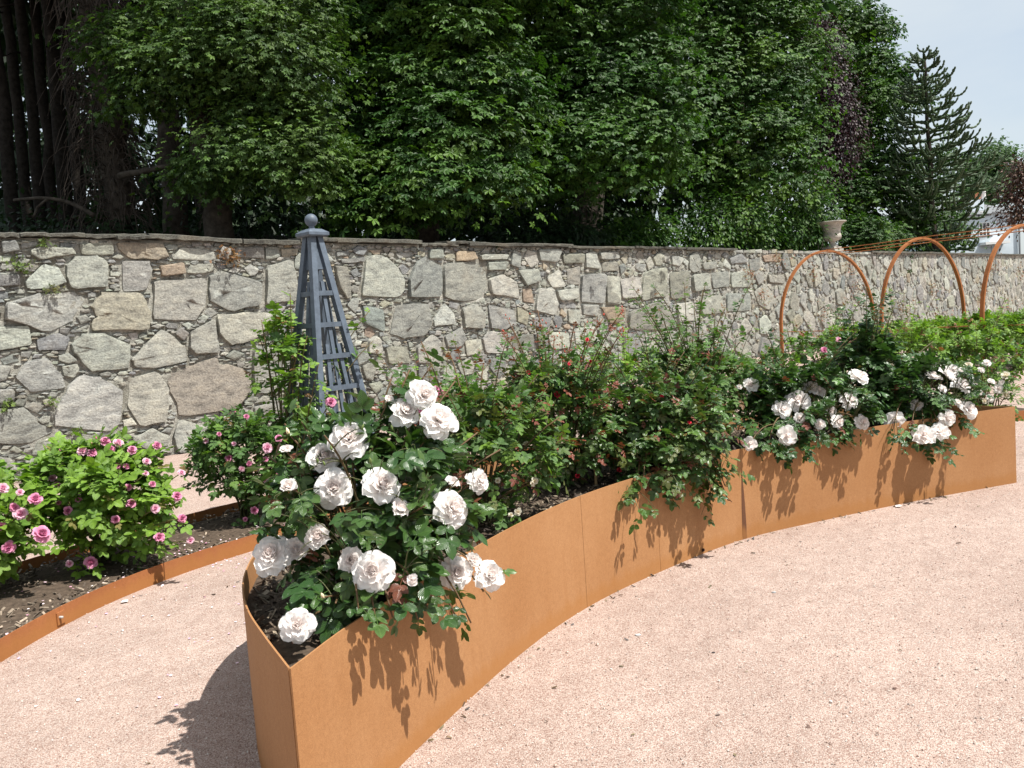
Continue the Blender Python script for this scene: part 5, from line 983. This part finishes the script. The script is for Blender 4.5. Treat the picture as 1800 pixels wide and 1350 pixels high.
# --- the dark wood on the left: single trunks
TR = [(12, 19.5, .16, 'first dark trunk at the left edge of the wood'), (38, 24, .17, 'second dark trunk from the left edge of the wood'), (62, 21, .15, 'slim dark trunk, third from the left edge'), (84, 27, .2, 'fourth dark trunk from the left, set further back'), (108, 22.5, .2, 'broad dark trunk, fifth from the left'), (132, 25, .19, 'dark trunk just left of the twiggy trunk'), (345, 27, .22, 'dark trunk seen beneath the maple branches'), (372, 30, .2, 'back trunk in the gap under the maple'), (395, 34, .2, 'furthest trunk in the gap under the maple')]
for k, (px, Y, r0, lab) in enumerate(TR):
    q = ray(px, 300); x = q[0] / q[1] * Y; z = ground_z(x, Y); root = empty('pine_tree', (x, Y, z), lab, 'tree', 'trunks of the dark wood')
    b = B(); limb(b, [(x, Y, z), (x + .1, Y, z + 5), (x + rng.normal(0, .15), Y, z + 13)], r0, r0 * .6, 8, 14, k); b.build('trunk', M_PINE, root)
    for j in range(3):
        b = B(); zz = z + rng.uniform(3, 9); a = rng.uniform(0, 6.28); L = rng.uniform(.6, 1.6); limb(b, [(x, Y, zz), (x + L * .5 * math.cos(a), Y + L * .5 * math.sin(a), zz - .1), (x + L * math.cos(a), Y + L * math.sin(a), zz - .3)], .03, .01, 5, 8, j); b.build('dead_branch', M_PINE, root)
    bl = [((x, Y, z + 10), (2.6, 2.6, 1.6)), ((x, Y, z + 12.5), (2.2, 2.2, 2.0))]
    b = crown('crown', bl, 70, 30, .55, L_OVAL, DRK, 70 + k, M_TREE, .9, .5); b.build('crown', M_TREE, root, smooth=False, kind='stuff')  # high pine canopy, put in over the trunks to shade the wood
# thick trunk hung with dead twigs, and the bare one behind
for px, Y, r0, lab, tw in ((205, 16.6, .30, 'thick trunk bearded with hanging grey dead twigs', True), (303, 19.0, .28, 'bare grey trunk behind the maple, right of the twiggy trunk', False)):
    q = ray(px, 300); x = q[0] / q[1] * Y; z = ground_z(x, Y); root = empty('old_tree', (x, Y, z), lab, 'tree', 'trunks of the dark wood')
    b = B(); limb(b, [(x, Y, z - .2), (x - .05, Y, z + 4), (x - .2, Y, z + 11)], r0, r0 * .7, 12, 16, 5); b.build('trunk', M_BARK, root)
    bl = [((x, Y + 1, z + 8.5), (4.2, 3.6, 1.5)), ((x + 2, Y, z + 10.5), (4.0, 3.6, 1.6)), ((x, Y + 1, z + 12.5), (3.4, 3.4, 1.8))]; b = crown('crown', bl, 220, 30, .55, L_OVAL, DRK, 90, M_TREE, .9, .5); b.build('crown', M_TREE, root, smooth=False, kind='stuff')  # dense unseen canopy added overhead so the left wood lies in shade
    if tw:
        b = B(); r = np.random.default_rng(91)
        for k in range(900):
            zz = z + r.uniform(.6, 7.5); a = r.uniform(-math.pi, 0) if r.uniform() < .8 else r.uniform(0, math.pi); p = np.array([x + r0 * math.cos(a), Y + r0 * math.sin(a), zz]); o = np.array([math.cos(a), math.sin(a), 0]) + r.normal(0, .3, 3); L = r.uniform(.3, .95)
            P = np.array([p, p + o * L * .35 + (0, 0, .02), p + o * L * .6 + r.normal(0, .06, 3) - (0, 0, L * .35), p + o * L * .7 + r.normal(0, .08, 3) - (0, 0, L * .85)]); V, F, U = tube(spline(P, 6), np.linspace(.012, .005, 6), 3, False); b.add(V, F, U)
        b.build('dead_twigs', M_DEAD, root, kind='stuff')
        iv = crown('ivy', [((x - .2, Y - .3, z + .5), (.5, .3, .5)), ((x + .3, Y - .3, z + .3), (.4, .3, .4))], 40, 20, .10, L_SYC, DRK + [(.03, .065, .02)], 92, M_TREE, .25, .8); iv.build('ivy', M_TREE, root, smooth=False, kind='stuff')
# fallen branch on the bank
p = [at_y(25, 352, 16.2), at_y(75, 348, 16.0), at_y(120, 356, 16.0), at_y(165, 378, 15.8)]; b = B(); limb(b, p, .03, .045, 7, 14, 3); limb(b, [at_y(85, 350, 16.0), at_y(66, 364, 15.9), at_y(60, 380, 15.8)], .028, .02, 6, 8, 4); tag(b.build('fallen_branch', M_BARK), 'crooked bare fallen branch on the bank at the left, forked downwards', 'branch')
# undergrowth and the depth of the wood: uncountable
bl = [((-9, 20, 4.2), (4, 2.5, .7)), ((-5, 21, 4.4), (3, 2, .6)), ((-1, 22, 4.2), (4, 2, .6)), ((3, 25, 4.2), (4, 2, .8)), ((-12, 22, 4.6), (4, 3, .7))]
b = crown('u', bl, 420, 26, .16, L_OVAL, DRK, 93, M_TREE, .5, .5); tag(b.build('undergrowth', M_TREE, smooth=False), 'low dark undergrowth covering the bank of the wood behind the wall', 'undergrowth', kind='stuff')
bl = []
for k in range(9): bl.append(((-26 + k * 5.2, 40 + (k % 3) * 3, 9 + (k % 2) * 4), (3.6, 2.5, 6.5)))
for k in range(7): bl.append(((-18 + k * 4.5, 33 + (k % 2) * 3, 15 + (k % 3)), (3.4, 2.5, 3.5)))
for k in range(9): bl.append(((-24 + k * 3.6, 31 + (k % 2) * 2, 6 + (k % 3)), (2.6, 1.5, 3.2)))
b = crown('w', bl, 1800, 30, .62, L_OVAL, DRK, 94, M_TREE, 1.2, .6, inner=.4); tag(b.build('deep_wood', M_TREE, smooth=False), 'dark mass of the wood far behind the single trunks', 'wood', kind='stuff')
